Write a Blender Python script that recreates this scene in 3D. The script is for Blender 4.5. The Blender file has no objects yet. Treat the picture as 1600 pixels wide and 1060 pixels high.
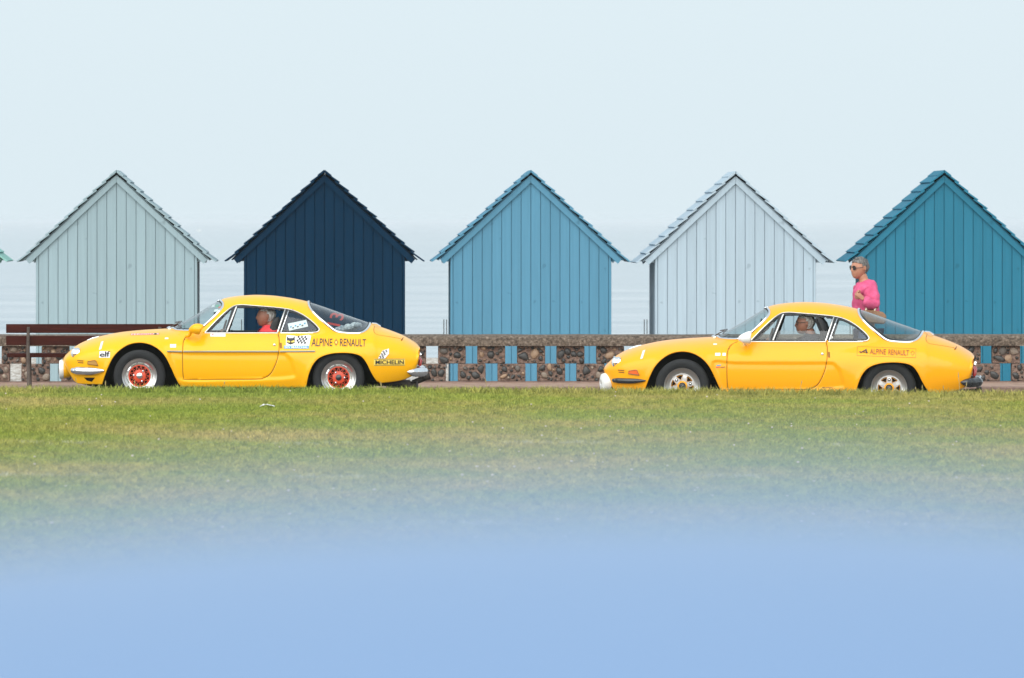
import bpy, bmesh, math, random
import numpy as np
from mathutils import Vector, Matrix, noise
R = math.radians
random.seed(7)
SC = bpy.context.scene
COL = SC.collection

# ------------------------------------------------------------------ camera, world, sun, exposure
FPX, CX, HY, EYE = 13480.0, 530.0, 345.0, 1.91      # focal length in px of a 1600 px wide frame, foot of the view axis, horizon
def P(px, py, Y):
    return Vector(((px - CX) / FPX * Y, Y, EYE - (py - HY) / FPX * Y))
cd = bpy.data.cameras.new('camera'); cam = bpy.data.objects.new('camera', cd); COL.objects.link(cam)
SC.camera = cam
cam.location = (0, 0, EYE)
cam.rotation_euler = (R(90) - math.atan((530 - HY) / FPX), 0, -math.atan((800 - CX) / FPX))
cd.sensor_width = 36; cd.lens = FPX * 36 / 1600
cd.clip_start = 0.1; cd.clip_end = 60000
cd.dof.use_dof = True; cd.dof.focus_distance = 90.0; cd.dof.aperture_fstop = 7.2

SUN_EL, SUN_AZ = R(36), R(-20)                       # azimuth measured from "behind the camera", negative = left
w = bpy.data.worlds.new('World'); SC.world = w; w.use_nodes = True
wn, wl = w.node_tree.nodes, w.node_tree.links
wn.clear()
out = wn.new('ShaderNodeOutputWorld'); bg = wn.new('ShaderNodeBackground'); bg.inputs[1].default_value = 0.1
sky = wn.new('ShaderNodeTexSky'); sky.sky_type = 'NISHITA'; sky.sun_disc = False
sky.sun_elevation = SUN_EL; sky.sun_rotation = R(180) + SUN_AZ
sky.air_density = 1.0; sky.dust_density = 3.0; sky.ozone_density = 1.0
mx = wn.new('ShaderNodeMix'); mx.data_type = 'RGBA'; mx.inputs[0].default_value = 0.93
mx.inputs[7].default_value = (3.22, 3.74, 4.02, 1)   # even white veil of a hazy overcast
wl.new(sky.outputs[0], mx.inputs[6]); wl.new(mx.outputs[2], bg.inputs[0]); wl.new(bg.outputs[0], out.inputs[0])
sl = bpy.data.lights.new('sun', 'SUN'); so = bpy.data.objects.new('sun', sl); COL.objects.link(so)
sl.energy = 1.65; sl.angle = R(90); sl.color = (1.0, 0.96, 0.9)
sdir = Vector((-math.sin(-SUN_AZ) * math.cos(SUN_EL), -math.cos(SUN_AZ) * math.cos(SUN_EL), math.sin(SUN_EL)))  # towards the sun
so.rotation_euler = sdir.to_track_quat('Z', 'Y').to_euler()
SC.view_settings.view_transform = 'Standard'; SC.view_settings.look = 'None'
SC.view_settings.exposure = 1.25; SC.view_settings.gamma = 1.0; SC.view_settings.use_curve_mapping = False
SC.render.engine = 'CYCLES'
SC.cycles.use_denoising = True
SC.cycles.max_bounces = 8; SC.cycles.transparent_max_bounces = 16; SC.cycles.volume_bounces = 1
SC.cycles.caustics_reflective = False; SC.cycles.caustics_refractive = False

# ------------------------------------------------------------------ materials
def mat(name, col, rough=0.5, metal=0.0, coat=0.0, spec=0.5, **kw):
    m = bpy.data.materials.new(name); m.use_nodes = True
    b = m.node_tree.nodes['Principled BSDF']
    b.inputs['Base Color'].default_value = (*col, 1); b.inputs['Roughness'].default_value = rough
    b.inputs['Metallic'].default_value = metal; b.inputs['Coat Weight'].default_value = coat
    b.inputs['Coat Roughness'].default_value = 0.06; b.inputs['Specular IOR Level'].default_value = spec
    return m
def nodes(m): return m.node_tree.nodes, m.node_tree.links, m.node_tree.nodes['Principled BSDF']
def ramp(n, stops):
    r = n.new('ShaderNodeValToRGB'); e = r.color_ramp.elements
    while len(e) < len(stops): e.new(0.5)
    for el, (p, c) in zip(e, stops): el.position = p; el.color = (*c, 1)
    return r
def noise_mat(name, stops, scale=8.0, rough=0.7, detail=6.0, coords='Object', bump=0.0, bscale=None, stretch=(1, 1, 1), metal=0, coat=0, dist=0.02):
    m = mat(name, stops[0][1], rough, metal, coat); n, l, b = nodes(m)
    tc = n.new('ShaderNodeTexCoord'); mp = n.new('ShaderNodeMapping'); mp.inputs['Scale'].default_value = stretch
    l.new(tc.outputs[coords], mp.inputs[0])
    t = n.new('ShaderNodeTexNoise'); t.inputs['Scale'].default_value = scale; t.inputs['Detail'].default_value = detail
    t.inputs['Roughness'].default_value = 0.65
    l.new(mp.outputs[0], t.inputs[0]); r = ramp(n, stops); l.new(t.outputs[0], r.inputs[0]); l.new(r.outputs[0], b.inputs['Base Color'])
    if bump:
        t2 = n.new('ShaderNodeTexNoise'); t2.inputs['Scale'].default_value = bscale or scale * 3; t2.inputs['Detail'].default_value = 4
        l.new(mp.outputs[0], t2.inputs[0])
        bp = n.new('ShaderNodeBump'); bp.inputs['Strength'].default_value = bump; bp.inputs['Distance'].default_value = dist
        l.new(t2.outputs[0], bp.inputs['Height']); l.new(bp.outputs[0], b.inputs['Normal'])
    return m
def glass(name, tint=(0.80, 0.88, 0.88), refl=1.0):
    m = bpy.data.materials.new(name); m.use_nodes = True
    n, l = m.node_tree.nodes, m.node_tree.links; n.clear()
    o = n.new('ShaderNodeOutputMaterial'); mixs = n.new('ShaderNodeMixShader')
    t = n.new('ShaderNodeBsdfTransparent'); t.inputs[0].default_value = (*tint, 1)
    g = n.new('ShaderNodeBsdfGlossy'); g.inputs['Roughness'].default_value = 0.02
    f = n.new('ShaderNodeLayerWeight'); f.inputs[0].default_value = 0.5       # Schlick on |cos|: a thin pane reflects alike from both sides
    pw = n.new('ShaderNodeMath'); pw.operation = 'POWER'; pw.inputs[1].default_value = 4.5; l.new(f.outputs['Facing'], pw.inputs[0])
    mu = n.new('ShaderNodeMath'); mu.operation = 'MULTIPLY_ADD'; mu.inputs[1].default_value = 0.9 * refl; mu.inputs[2].default_value = 0.06 * refl
    l.new(pw.outputs[0], mu.inputs[0]); l.new(mu.outputs[0], mixs.inputs[0])
    l.new(t.outputs[0], mixs.inputs[1]); l.new(g.outputs[0], mixs.inputs[2]); l.new(mixs.outputs[0], o.inputs[0])
    return m
def paint(name, col, coat=0.42):
    m = mat(name, col, 0.38, 0, coat, spec=0.15); n, l, b = nodes(m)
    tc = n.new('ShaderNodeTexCoord'); t = n.new('ShaderNodeTexNoise'); t.inputs['Scale'].default_value = 2.3; t.inputs['Detail'].default_value = 5
    l.new(tc.outputs['Object'], t.inputs[0])
    hs = n.new('ShaderNodeHueSaturation'); hs.inputs['Color'].default_value = (*col, 1)
    mr = n.new('ShaderNodeMapRange'); mr.inputs[3].default_value = 0.95; mr.inputs[4].default_value = 1.04
    l.new(t.outputs[0], mr.inputs[0]); l.new(mr.outputs[0], hs.inputs['Value']); l.new(hs.outputs[0], b.inputs['Base Color'])
    mr2 = n.new('ShaderNodeMapRange'); mr2.inputs[3].default_value = 0.05; mr2.inputs[4].default_value = 0.16
    l.new(t.outputs[0], mr2.inputs[0]); l.new(mr2.outputs[0], b.inputs['Coat Roughness'])
    return m
M = dict(
    yellow=paint('yellow paint', (0.90, 0.432, 0.003)), amber=paint('orange yellow paint', (0.90, 0.375, 0.005)),
    skyblue=paint('light blue paint', (0.162, 0.258, 0.425), 0.25),
    chrome=mat('chrome', (0.82, 0.83, 0.85), 0.10, 1.0), satin=mat('satin alloy', (0.62, 0.61, 0.59), 0.30, 1.0),
    alloy_dull=mat('dull alloy', (0.45, 0.44, 0.43), 0.42, 1.0),
    black=mat('black rubber', (0.018, 0.019, 0.021), 0.6), tyre=noise_mat('tyre rubber', [(0.3, (0.008, 0.009, 0.010)), (0.7, (0.016, 0.018, 0.020))], 14, 0.85),
    blackgloss=mat('black gloss', (0.02, 0.022, 0.025), 0.25, 0, 0.4), lining=mat('dark lining', (0.025, 0.025, 0.026), 0.85),
    well=mat('wheel well black', (0.010, 0.010, 0.010), 0.95, spec=0.1), seam=mat('panel gap brown', (0.22, 0.085, 0.006), 0.7),
    orange=mat('orange wheel paint', (0.66, 0.055, 0.010), 0.4, 0, 0.3), white=mat('white paint', (0.78, 0.78, 0.76), 0.4, 0, 0.2),
    sticker=mat('white sticker', (0.80, 0.80, 0.80), 0.45), ink=mat('dark ink', (0.05, 0.035, 0.03), 0.5), blackink=mat('black ink', (0.02, 0.02, 0.02), 0.5),
    redink=mat('red ink', (0.62, 0.05, 0.04), 0.5), blueink=mat('blue ink', (0.06, 0.30, 0.52), 0.5), yellowink=mat('pale yellow ink', (0.86, 0.62, 0.10), 0.5),
    brownink=mat('brown ink', (0.28, 0.09, 0.02), 0.5), greenink=mat('green ink', (0.10, 0.42, 0.22), 0.5),
    glass=glass('window glass'), glassdark=glass('tinted glass', (0.62, 0.70, 0.72), 1.15), lens=mat('lamp lens', (0.75, 0.78, 0.80), 0.08, 0.2, 1.0),
    amberlens=mat('orange lens', (0.75, 0.13, 0.02), 0.2, 0, 1.0), goldlens=mat('gold lens', (0.55, 0.30, 0.08), 0.18, 0.3, 1.0), redlens=mat('red lens', (0.45, 0.03, 0.03), 0.2, 0, 1.0),
    exhaust=noise_mat('exhaust metal', [(0.3, (0.03, 0.028, 0.027)), (0.7, (0.12, 0.10, 0.09))], 18, 0.55, metal=0.6), seat=mat('black seat cover', (0.02, 0.02, 0.022), 0.7),
    skin=noise_mat('skin', [(0.3, (0.40, 0.175, 0.105)), (0.7, (0.49, 0.235, 0.15))], 30, 0.5), skin_tan_shade=noise_mat('tanned skin darkened for shade', [(0.3, (0.24, 0.098, 0.060)), (0.7, (0.34, 0.155, 0.10))], 30, 0.5),  # drivers' tan is darkened to stand in for the shade of the cabin
    grey_hair=noise_mat('grey hair', [(0.38, (0.026, 0.024, 0.023)), (0.60, (0.19, 0.18, 0.172))], 60, 0.6, stretch=(1, 1, 0.35)),
    silver_hair=noise_mat('silver hair', [(0.35, (0.24, 0.235, 0.22)), (0.6, (0.60, 0.58, 0.55))], 60, 0.6, stretch=(1, 1, 0.35)),
    pink=noise_mat('pink wool', [(0.35, (0.54, 0.065, 0.165)), (0.65, (0.66, 0.105, 0.24))], 16, 0.85, bump=0.25, bscale=9, dist=0.03),
    red_cloth=noise_mat('red cloth', [(0.35, (0.60, 0.03, 0.045)), (0.65, (0.72, 0.06, 0.07))], 14, 0.8, bump=0.2), navy_cloth=mat('navy cloth', (0.022, 0.024, 0.032), 0.85),
    lips=mat('lip colour', (0.36, 0.10, 0.085), 0.5), denim=mat('denim', (0.05, 0.08, 0.16), 0.9), leather=noise_mat('tan leather', [(0.3, (0.17, 0.085, 0.045)), (0.7, (0.28, 0.155, 0.085))], 12, 0.5), cream=mat('cream strap', (0.72, 0.66, 0.52), 0.6),
)

# ------------------------------------------------------------------ object helpers
def tag(o, label=None, cat=None, group=None, kind=None):
    if label: o['label'] = label
    if cat: o['category'] = cat
    if group: o['group'] = group
    if kind: o['kind'] = kind
    return o
def empty(name, loc=(0, 0, 0), label=None, cat=None, group=None, rot=(0, 0, 0)):
    o = bpy.data.objects.new(name, None); COL.objects.link(o); o.location = loc; o.rotation_euler = rot; o.empty_display_size = 0.2
    return tag(o, label, cat, group)
class MB:
    def __init__(s): s.v = []; s.f = []; s.m = []
    def add(s, v, f, mi=0):
        k = len(s.v); s.v += [tuple(p) for p in v]; s.f += [tuple(i + k for i in q) for q in f]; s.m += [mi] * len(f); return s
    def box(s, x0, x1, y0, y1, z0, z1, mi=0):
        v = [(x, y, z) for z in (z0, z1) for y in (y0, y1) for x in (x0, x1)]
        return s.add(v, [(0, 2, 3, 1), (4, 5, 7, 6), (0, 1, 5, 4), (2, 6, 7, 3), (0, 4, 6, 2), (1, 3, 7, 5)], mi)
    def prism(s, poly, a, b, axis='y', mi=0):
        """poly: list of (u, v); extruded from a to b along axis y (u=x, v=z), x (u=y, v=z) or z (u=x, v=y)"""
        mk = {'y': lambda u, v, t: (u, t, v), 'x': lambda u, v, t: (t, u, v), 'z': lambda u, v, t: (u, v, t)}[axis]
        n = len(poly); v = [mk(u, w_, a) for u, w_ in poly] + [mk(u, w_, b) for u, w_ in poly]
        return s.add(v, [tuple(range(n)), tuple(range(2 * n - 1, n - 1, -1))] + [(i, i + n, (i + 1) % n + n, (i + 1) % n) for i in range(n)], mi)
    def tube(s, pts, r, seg=6, closed=False, mi=0, flat=1.0):
        pts = [Vector(p) for p in pts]; n = len(pts)
        rr = r if hasattr(r, '__len__') else [r] * n
        v = []; prev = None
        for i, p in enumerate(pts):
            a = pts[(i - 1) % n] if (closed or i) else p; b = pts[(i + 1) % n] if (closed or i < n - 1) else p
            t = (b - a).normalized() if (b - a).length > 1e-9 else Vector((0, 0, 1))
            if prev is None:
                u = t.orthogonal().normalized()
            else:
                u = prev - t * prev.dot(t); u = u.normalized() if u.length > 1e-6 else t.orthogonal().normalized()
            prev = u; q = t.cross(u)
            for k in range(seg):
                an = 2 * math.pi * k / seg
                v.append(p + u * (math.cos(an) * rr[i]) + q * (math.sin(an) * rr[i] * flat))
        f = []
        for i in range(n if closed else n - 1):
            j = (i + 1) % n
            f += [(i * seg + k, i * seg + (k + 1) % seg, j * seg + (k + 1) % seg, j * seg + k) for k in range(seg)]
        if not closed: f += [tuple(range(seg - 1, -1, -1)), tuple((n - 1) * seg + k for k in range(seg))]
        return s.add(v, f, mi)
    def stube(s, pts, r, seg=14, mi=0, flat=1.0, k=6):
        """tube through smoothly resampled points and radii"""
        a = [np.array([*p, q]) for p, q in zip(pts, r)]; o = []
        for i in range(len(a) - 1):
            p0 = a[i - 1] if i else 2 * a[0] - a[1]; p1, p2 = a[i], a[i + 1]; p3 = a[i + 2] if i + 2 < len(a) else 2 * p2 - p1
            for j in range(k):
                t = j / k; o.append(0.5 * (2 * p1 + (p2 - p0) * t + (2 * p0 - 5 * p1 + 4 * p2 - p3) * t * t + (3 * p1 - p0 - 3 * p2 + p3) * t ** 3))
        o.append(a[-1]); return s.tube([q[:3] for q in o], [max(0.0015, q[3]) for q in o], seg, False, mi, flat)
    def lathe(s, prof, c=(0, 0, 0), axis='y', seg=32, mi=0, a0=0, a1=2 * math.pi, sgn=1):
        """prof: list of (r, t) with t along the axis"""
        full = abs(a1 - a0 - 2 * math.pi) < 1e-6; ns = seg if full else seg + 1
        v = []
        for r, t in prof:
            for k in range(ns):
                an = a0 + (a1 - a0) * k / seg; A, B = math.cos(an) * r, math.sin(an) * r
                d = {'y': (A, t * sgn, B), 'x': (t * sgn, A, B), 'z': (A, B, t * sgn)}[axis]
                v.append((c[0] + d[0], c[1] + d[1], c[2] + d[2]))
        f = []
        for i in range(len(prof) - 1):
            for k in range(seg):
                k2 = (k + 1) % ns
                f.append((i * ns + k, i * ns + k2, (i + 1) * ns + k2, (i + 1) * ns + k))
        return s.add(v, f, mi)
    def ball(s, c, r, seg=12, mi=0, rot=None):
        rx, ry, rz = r if hasattr(r, '__len__') else (r, r, r)
        v = []; h = seg // 2
        for i in range(h + 1):
            th = math.pi * i / h
            for k in range(seg):
                an = 2 * math.pi * k / seg
                p = Vector((math.sin(th) * math.cos(an) * rx, math.sin(th) * math.sin(an) * ry, math.cos(th) * rz))
                if rot is not None: p = rot @ p
                v.append(p + Vector(c))
        f = [(i * seg + k, (i + 1) * seg + k, (i + 1) * seg + (k + 1) % seg, i * seg + (k + 1) % seg) for i in range(h) for k in range(seg)]
        return s.add(v, f, mi)
    def build(s, name, mats, parent=None, smooth=True, bevel=0, weld=True, autosm=40):
        me = bpy.data.meshes.new(name); me.from_pydata(s.v, [], s.f)
        for m_ in (mats if isinstance(mats, (list, tuple)) else [mats]): me.materials.append(m_)
        me.polygons.foreach_set('material_index', s.m)
        bm = bmesh.new(); bm.from_mesh(me)
        if weld: bmesh.ops.remove_doubles(bm, verts=bm.verts, dist=1e-5)
        bmesh.ops.dissolve_degenerate(bm, edges=bm.edges, dist=1e-6)
        bmesh.ops.recalc_face_normals(bm, faces=bm.faces)
        if bevel: bmesh.ops.bevel(bm, geom=[e for e in bm.edges if len(e.link_faces) == 2 and e.calc_face_angle(0) > 0.6], offset=bevel, segments=1, affect='EDGES', profile=0.5)
        if smooth:
            for f_ in bm.faces: f_.smooth = True
            for e in bm.edges:
                if len(e.link_faces) != 2 or e.calc_face_angle(0) > R(autosm): e.smooth = False
        bm.to_mesh(me); bm.free()
        o = bpy.data.objects.new(name, me); COL.objects.link(o); o.parent = parent
        return o
def evaluated(tmp):
    dg = bpy.context.evaluated_depsgraph_get(); dg.update()
    me = bpy.data.meshes.new_from_object(tmp.evaluated_get(dg))
    v = [tuple(p.co) for p in me.vertices]; f = [tuple(p.vertices) for p in me.polygons]
    bpy.data.meshes.remove(me); return v, f
def skin(joints, edges, sub=2):
    """joints: {name: (pos, rx, ry)}; returns the grown surface"""
    names = list(joints); me = bpy.data.meshes.new('tmp')
    me.from_pydata([tuple(joints[k][0]) for k in names], [(names.index(a), names.index(b)) for a, b in edges], [])
    o = bpy.data.objects.new('tmp', me); COL.objects.link(o)
    md = o.modifiers.new('s', 'SKIN'); md.use_smooth_shade = True
    for i, k in enumerate(names):
        sv = me.skin_vertices[0].data[i]; sv.radius = (joints[k][1], joints[k][2]); sv.use_root = (i == 0)
    sb = o.modifiers.new('u', 'SUBSURF'); sb.levels = sub; sb.render_levels = sub
    r = evaluated(o); bpy.data.objects.remove(o); bpy.data.meshes.remove(me); return r
def refine(uv, f, cuts=2):
    """cut flat faces finer so that they can follow a curved panel"""
    bm = bmesh.new(); vs = [bm.verts.new((a, b, 0)) for a, b in uv]
    for q in f:
        try: bm.faces.new([vs[i] for i in q])
        except ValueError: pass
    bmesh.ops.triangulate(bm, faces=bm.faces); bmesh.ops.subdivide_edges(bm, edges=bm.edges, cuts=cuts, use_grid_fill=True)
    bm.verts.index_update(); r = ([(v.co.x, v.co.y) for v in bm.verts], [tuple(v.index for v in q.verts) for q in bm.faces]); bm.free(); return r
_txt = {}
def text_mesh(t):
    """outline triangles of a word in unit box: x 0..1, y 0..1"""
    if t in _txt: return _txt[t]
    c = bpy.data.curves.new('t', 'FONT'); c.body = t; c.resolution_u = 4; c.offset = 0.010
    o = bpy.data.objects.new('t', c); COL.objects.link(o)
    v, f = evaluated(o); bpy.data.objects.remove(o); bpy.data.curves.remove(c)
    a = np.array(v); lo, hi = a.min(0), a.max(0)
    u = [((p[0] - lo[0]) / (hi[0] - lo[0]), (p[1] - lo[1]) / (hi[1] - lo[1])) for p in v]
    _txt[t] = refine(u, f, 2); return _txt[t]

# ------------------------------------------------------------------ the setting
def road_z(X): return -0.0087 * (X + 2.12)
def lawn_z(X, Y):
    z = 0.196 - 0.0038 * max(-9, min(14, X)) + 0.02 * noise.noise(Vector((X * 0.25, Y * 0.12, 3.1))) + 0.008 * noise.noise(Vector((X * 1.1, Y * 0.5, 9.1)))
    if Y > 84.9: z = z + (road_z(X) - 0.03 - z) * min(1, (Y - 84.9) / 1.1) ** 1.5
    return z
def sheet(name, xs, ys, fz, m, label=None, kind='structure', cat=None, link=True):
    v = [(x, y, fz(x, y)) for y in ys for x in xs]; nx = len(xs)
    f = [(j * nx + i, j * nx + i + 1, (j + 1) * nx + i + 1, (j + 1) * nx + i) for j in range(len(ys) - 1) for i in range(nx - 1)]
    me = bpy.data.meshes.new(name); me.from_pydata(v, [], f); me.materials.append(m)
    me.polygons.foreach_set('use_smooth', [True] * len(f))
    o = bpy.data.objects.new(name, me); COL.objects.link(o)
    return tag(o, label, cat, None, kind)
lin = lambda a, b, n: list(np.linspace(a, b, n))
m_earth = noise_mat('earth', [(0.3, (0.10, 0.08, 0.05)), (0.7, (0.16, 0.12, 0.08))], 3, 0.95)
m_asph = noise_mat('asphalt', [(0.3, (0.10, 0.09, 0.085)), (0.7, (0.17, 0.155, 0.145))], 6, 0.9, bump=0.3, bscale=120, dist=0.005)
m_pave = noise_mat('pinkish pavement', [(0.3, (0.22, 0.13, 0.095)), (0.5, (0.30, 0.19, 0.14)), (0.75, (0.38, 0.26, 0.20))], 9, 0.9, bump=0.3, bscale=60, dist=0.004, stretch=(1, 0.3, 1))
m_kerb = noise_mat('kerb stone', [(0.3, (0.14, 0.085, 0.07)), (0.7, (0.24, 0.16, 0.13))], 16, 0.9, bump=0.4, bscale=60, dist=0.006)
m_shingle = noise_mat('beach shingle', [(0.30, (0.18, 0.13, 0.10)), (0.45, (0.38, 0.33, 0.28)), (0.62, (0.56, 0.53, 0.49))], 22, 0.9, bump=0.8, bscale=30, dist=0.03, stretch=(1, 0.06, 1))
sheet('ground', lin(-400, 400, 9), [-150, -20, 0, 60, 97, 118, 150, 200], lambda x, y: -0.45 if y < 110 else (-0.5 if y < 130 else -8), m_earth)
sheet('beach', lin(-300, 300, 61), [97.9, 101, 106, 112, 118, 122, 125, 128, 132, 140, 160, 190], lambda x, y: (-0.22 + 0.18 * min(1, max(0, (y - 106.5) / 13)) + 0.02 * noise.noise(Vector((x * 0.7, y * 0.3, 0)))) if y < 124 else -0.05 - 0.1 * (y - 124), m_shingle)
sheet('road', lin(-120, 120, 25), [84.6, 88, 92, 95.2], lambda x, y: road_z(max(-10, min(16, x))), m_asph)
sheet('street', lin(-120, 120, 13), [-8, -3, 1, 5.3], lambda x, y: 0.3975, m_asph)
pv = MB().box(-120, 120, 95.30, 98.2, -0.4, 0.072).build('pavement', m_pave, smooth=False); tag(pv, kind='structure')
for k in range(-10, 16):      # kerb stones along the pavement
    kb = MB().box(k * 0.9 + 0.006, k * 0.9 + 0.894, 95.12, 95.32, -0.40, 0.076).build('kerb_stone', m_kerb, pv, bevel=0.012)
k2 = MB().box(-120, 120, 5.3, 5.5, -0.2, 0.43).build('kerb', m_kerb, bevel=0.02); tag(k2, kind='structure')

# lawn: sheet + blades
def lawn_colour(name, spec=0.2):
    m = mat(name, (0.1, 0.14, 0.03), 0.7, spec=spec); n, l, b = nodes(m)
    g = n.new('ShaderNodeNewGeometry'); mp = n.new('ShaderNodeMapping'); l.new(g.outputs['Position'], mp.inputs[0]); mp.inputs['Scale'].default_value = (1, 0.55, 1)
    def ns(sc, det=3):
        t = n.new('ShaderNodeTexNoise'); t.inputs['Scale'].default_value = sc; t.inputs['Detail'].default_value = det; t.inputs['Roughness'].default_value = 0.6
        l.new(mp.outputs[0], t.inputs[0]); return t
    t1, t2 = ns(0.42, 4), ns(9.0, 2)
    r1 = ramp(n, [(0.30, (0.215, 0.275, 0.046)), (0.43, (0.250, 0.290, 0.058)), (0.54, (0.298, 0.295, 0.078)), (0.68, (0.37, 0.32, 0.115))])
    l.new(t1.outputs[0], r1.inputs[0])
    r2 = ramp(n, [(0.32, (0.66, 0.72, 0.66)), (0.50, (1, 1, 1)), (0.72, (1.30, 1.22, 1.15))]); l.new(t2.outputs[0], r2.inputs[0])
    mul = n.new('ShaderNodeMix'); mul.data_type = 'RGBA'; mul.blend_type = 'MULTIPLY'; mul.inputs[0].default_value = 1; mul.clamp_result = False
    l.new(r1.outputs[0], mul.inputs[6]); l.new(r2.outputs[0], mul.inputs[7])
    oi = n.new('ShaderNodeObjectInfo'); r5 = ramp(n, [(0.0, (0.66, 0.70, 0.66)), (0.5, (1, 1, 1)), (1.0, (1.36, 1.30, 1.28))]); l.new(oi.outputs['Random'], r5.inputs[0])
    mul2 = n.new('ShaderNodeMix'); mul2.data_type = 'RGBA'; mul2.blend_type = 'MULTIPLY'; mul2.inputs[0].default_value = 1 if 'blade' in name else 0
    l.new(mul.outputs[2], mul2.inputs[6]); l.new(r5.outputs[0], mul2.inputs[7]); mul = mul2
    # old chalk lines of a pitch, worn through
    sep = n.new('ShaderNodeSeparateXYZ'); l.new(g.outputs['Position'], sep.inputs[0])
    acc = None
    for yc, wd in ((65.6, 0.16), (57.2, 0.18), (48.6, 0.16)):
        sb = n.new('ShaderNodeMath'); sb.operation = 'SUBTRACT'; sb.inputs[1].default_value = yc; l.new(sep.outputs[1], sb.inputs[0])
        ab = n.new('ShaderNodeMath'); ab.operation = 'ABSOLUTE'; l.new(sb.outputs[0], ab.inputs[0])
        mr = n.new('ShaderNodeMapRange'); mr.inputs[1].default_value = wd; mr.inputs[2].default_value = wd * 0.3; mr.inputs[3].default_value = 0; mr.inputs[4].default_value = 1
        l.new(ab.outputs[0], mr.inputs[0])
        if acc is None: acc = mr
        else:
            ad = n.new('ShaderNodeMath'); ad.operation = 'MAXIMUM'; l.new(acc.outputs[0], ad.inputs[0]); l.new(mr.outputs[0], ad.inputs[1]); acc = ad
    t3 = ns(1.3, 5); r3 = ramp(n, [(0.46, (0, 0, 0)), (0.66, (0.75, 0.75, 0.75))]); l.new(t3.outputs[0], r3.inputs[0])
    mk = n.new('ShaderNodeMath'); mk.operation = 'MULTIPLY'; l.new(acc.outputs[0], mk.inputs[0]); l.new(r3.outputs[0], mk.inputs[1])
    mw = n.new('ShaderNodeMix'); mw.data_type = 'RGBA'; mw.inputs[7].default_value = (0.55, 0.54, 0.46, 1)
    l.new(mk.outputs[0], mw.inputs[0]); l.new(mul.outputs[2], mw.inputs[6])
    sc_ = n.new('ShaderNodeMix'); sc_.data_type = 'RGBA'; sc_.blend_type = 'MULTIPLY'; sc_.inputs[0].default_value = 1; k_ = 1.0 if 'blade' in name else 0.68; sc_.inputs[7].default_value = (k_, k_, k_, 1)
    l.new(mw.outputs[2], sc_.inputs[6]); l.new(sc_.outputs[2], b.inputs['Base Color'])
    return m
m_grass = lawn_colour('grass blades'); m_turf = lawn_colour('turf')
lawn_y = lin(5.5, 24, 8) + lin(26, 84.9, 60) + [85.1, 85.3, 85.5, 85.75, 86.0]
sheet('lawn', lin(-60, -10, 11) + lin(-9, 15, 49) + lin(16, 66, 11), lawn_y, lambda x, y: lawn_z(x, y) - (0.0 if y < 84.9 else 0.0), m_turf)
def tuft(name, nb, rad, h0, h1, wd, seed):
    rn = random.Random(seed); mb = MB()
    for i in range(nb):
        a = rn.uniform(0, 6.28); r_ = rad * math.sqrt(rn.random()); x, y = r_ * math.cos(a), r_ * math.sin(a)
        h = rn.uniform(h0, h1); b = rn.uniform(0, 6.28); lean = rn.uniform(0.15, 0.75) * h; tw = rn.uniform(0, 3.14)
        ux, uy = math.cos(tw) * wd / 2, math.sin(tw) * wd / 2; lx, ly = math.cos(b) * lean, math.sin(b) * lean
        mb.add([(x - ux, y - uy, -0.01), (x + ux, y + uy, -0.01), (x + ux * .8 + lx * .4, y + uy * .8 + ly * .4, h * .6), (x - ux * .8 + lx * .4, y - uy * .8 + ly * .4, h * .6), (x + lx, y + ly, h)],
               [(0, 1, 2, 3), (3, 2, 4)])
    me = bpy.data.meshes.new(name); me.from_pydata(mb.v, [], mb.f); me.materials.append(m_grass)
    return bpy.data.objects.new(name, me)
def scatter(name, xs, ys, fz, tuft_ob, density, smin, smax, seed, label):
    o = sheet(name, xs, ys, fz, m_grass, label, 'stuff', 'grass')
    ng = bpy.data.node_groups.new(name, 'GeometryNodeTree')
    ng.interface.new_socket('Geometry', in_out='INPUT', socket_type='NodeSocketGeometry'); ng.interface.new_socket('Geometry', in_out='OUTPUT', socket_type='NodeSocketGeometry')
    n, l = ng.nodes, ng.links
    gi, go = n.new('NodeGroupInput'), n.new('NodeGroupOutput')
    d = n.new('GeometryNodeDistributePointsOnFaces'); d.inputs['Density'].default_value = density; d.inputs['Seed'].default_value = seed
    oi = n.new('GeometryNodeObjectInfo'); oi.inputs[0].default_value = tuft_ob
    ip = n.new('GeometryNodeInstanceOnPoints')
    rv = n.new('FunctionNodeRandomValue'); rv.data_type = 'FLOAT_VECTOR'; rv.inputs[0].default_value = (-0.15, -0.15, 0); rv.inputs[1].default_value = (0.15, 0.15, 6.28)
    rs = n.new('FunctionNodeRandomValue'); rs.data_type = 'FLOAT'; rs.inputs[2].default_value = smin; rs.inputs[3].default_value = smax
    l.new(gi.outputs[0], d.inputs[0]); l.new(d.outputs[0], ip.inputs[0]); l.new(oi.outputs['Geometry'], ip.inputs['Instance'])
    l.new(rv.outputs[0], ip.inputs['Rotation']); l.new(rs.outputs[1], ip.inputs['Scale']); l.new(ip.outputs[0], go.inputs[0])
    md = o.modifiers.new('scatter', 'NODES'); md.node_group = ng
    return o
T1 = tuft('tuft', 11, 0.035, 0.022, 0.055, 0.0075, 1); T2 = tuft('edge_tuft', 12, 0.05, 0.03, 0.085, 0.007, 2)
scatter('grass', lin(-8, 14, 45), lin(34, 84.9, 60), lawn_z, T1, 330, 0.4, 1.0, 3, 'short mown green and straw coloured lawn grass')
scatter('edge_grass', lin(-8, 14, 45), lin(84.3, 85.7, 8), lambda x, y: lawn_z(x, y), T2, 260, 0.6, 1.3, 5, 'longer unmown grass along the edge of the road')
fl = MB(); rn = random.Random(5)
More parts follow.
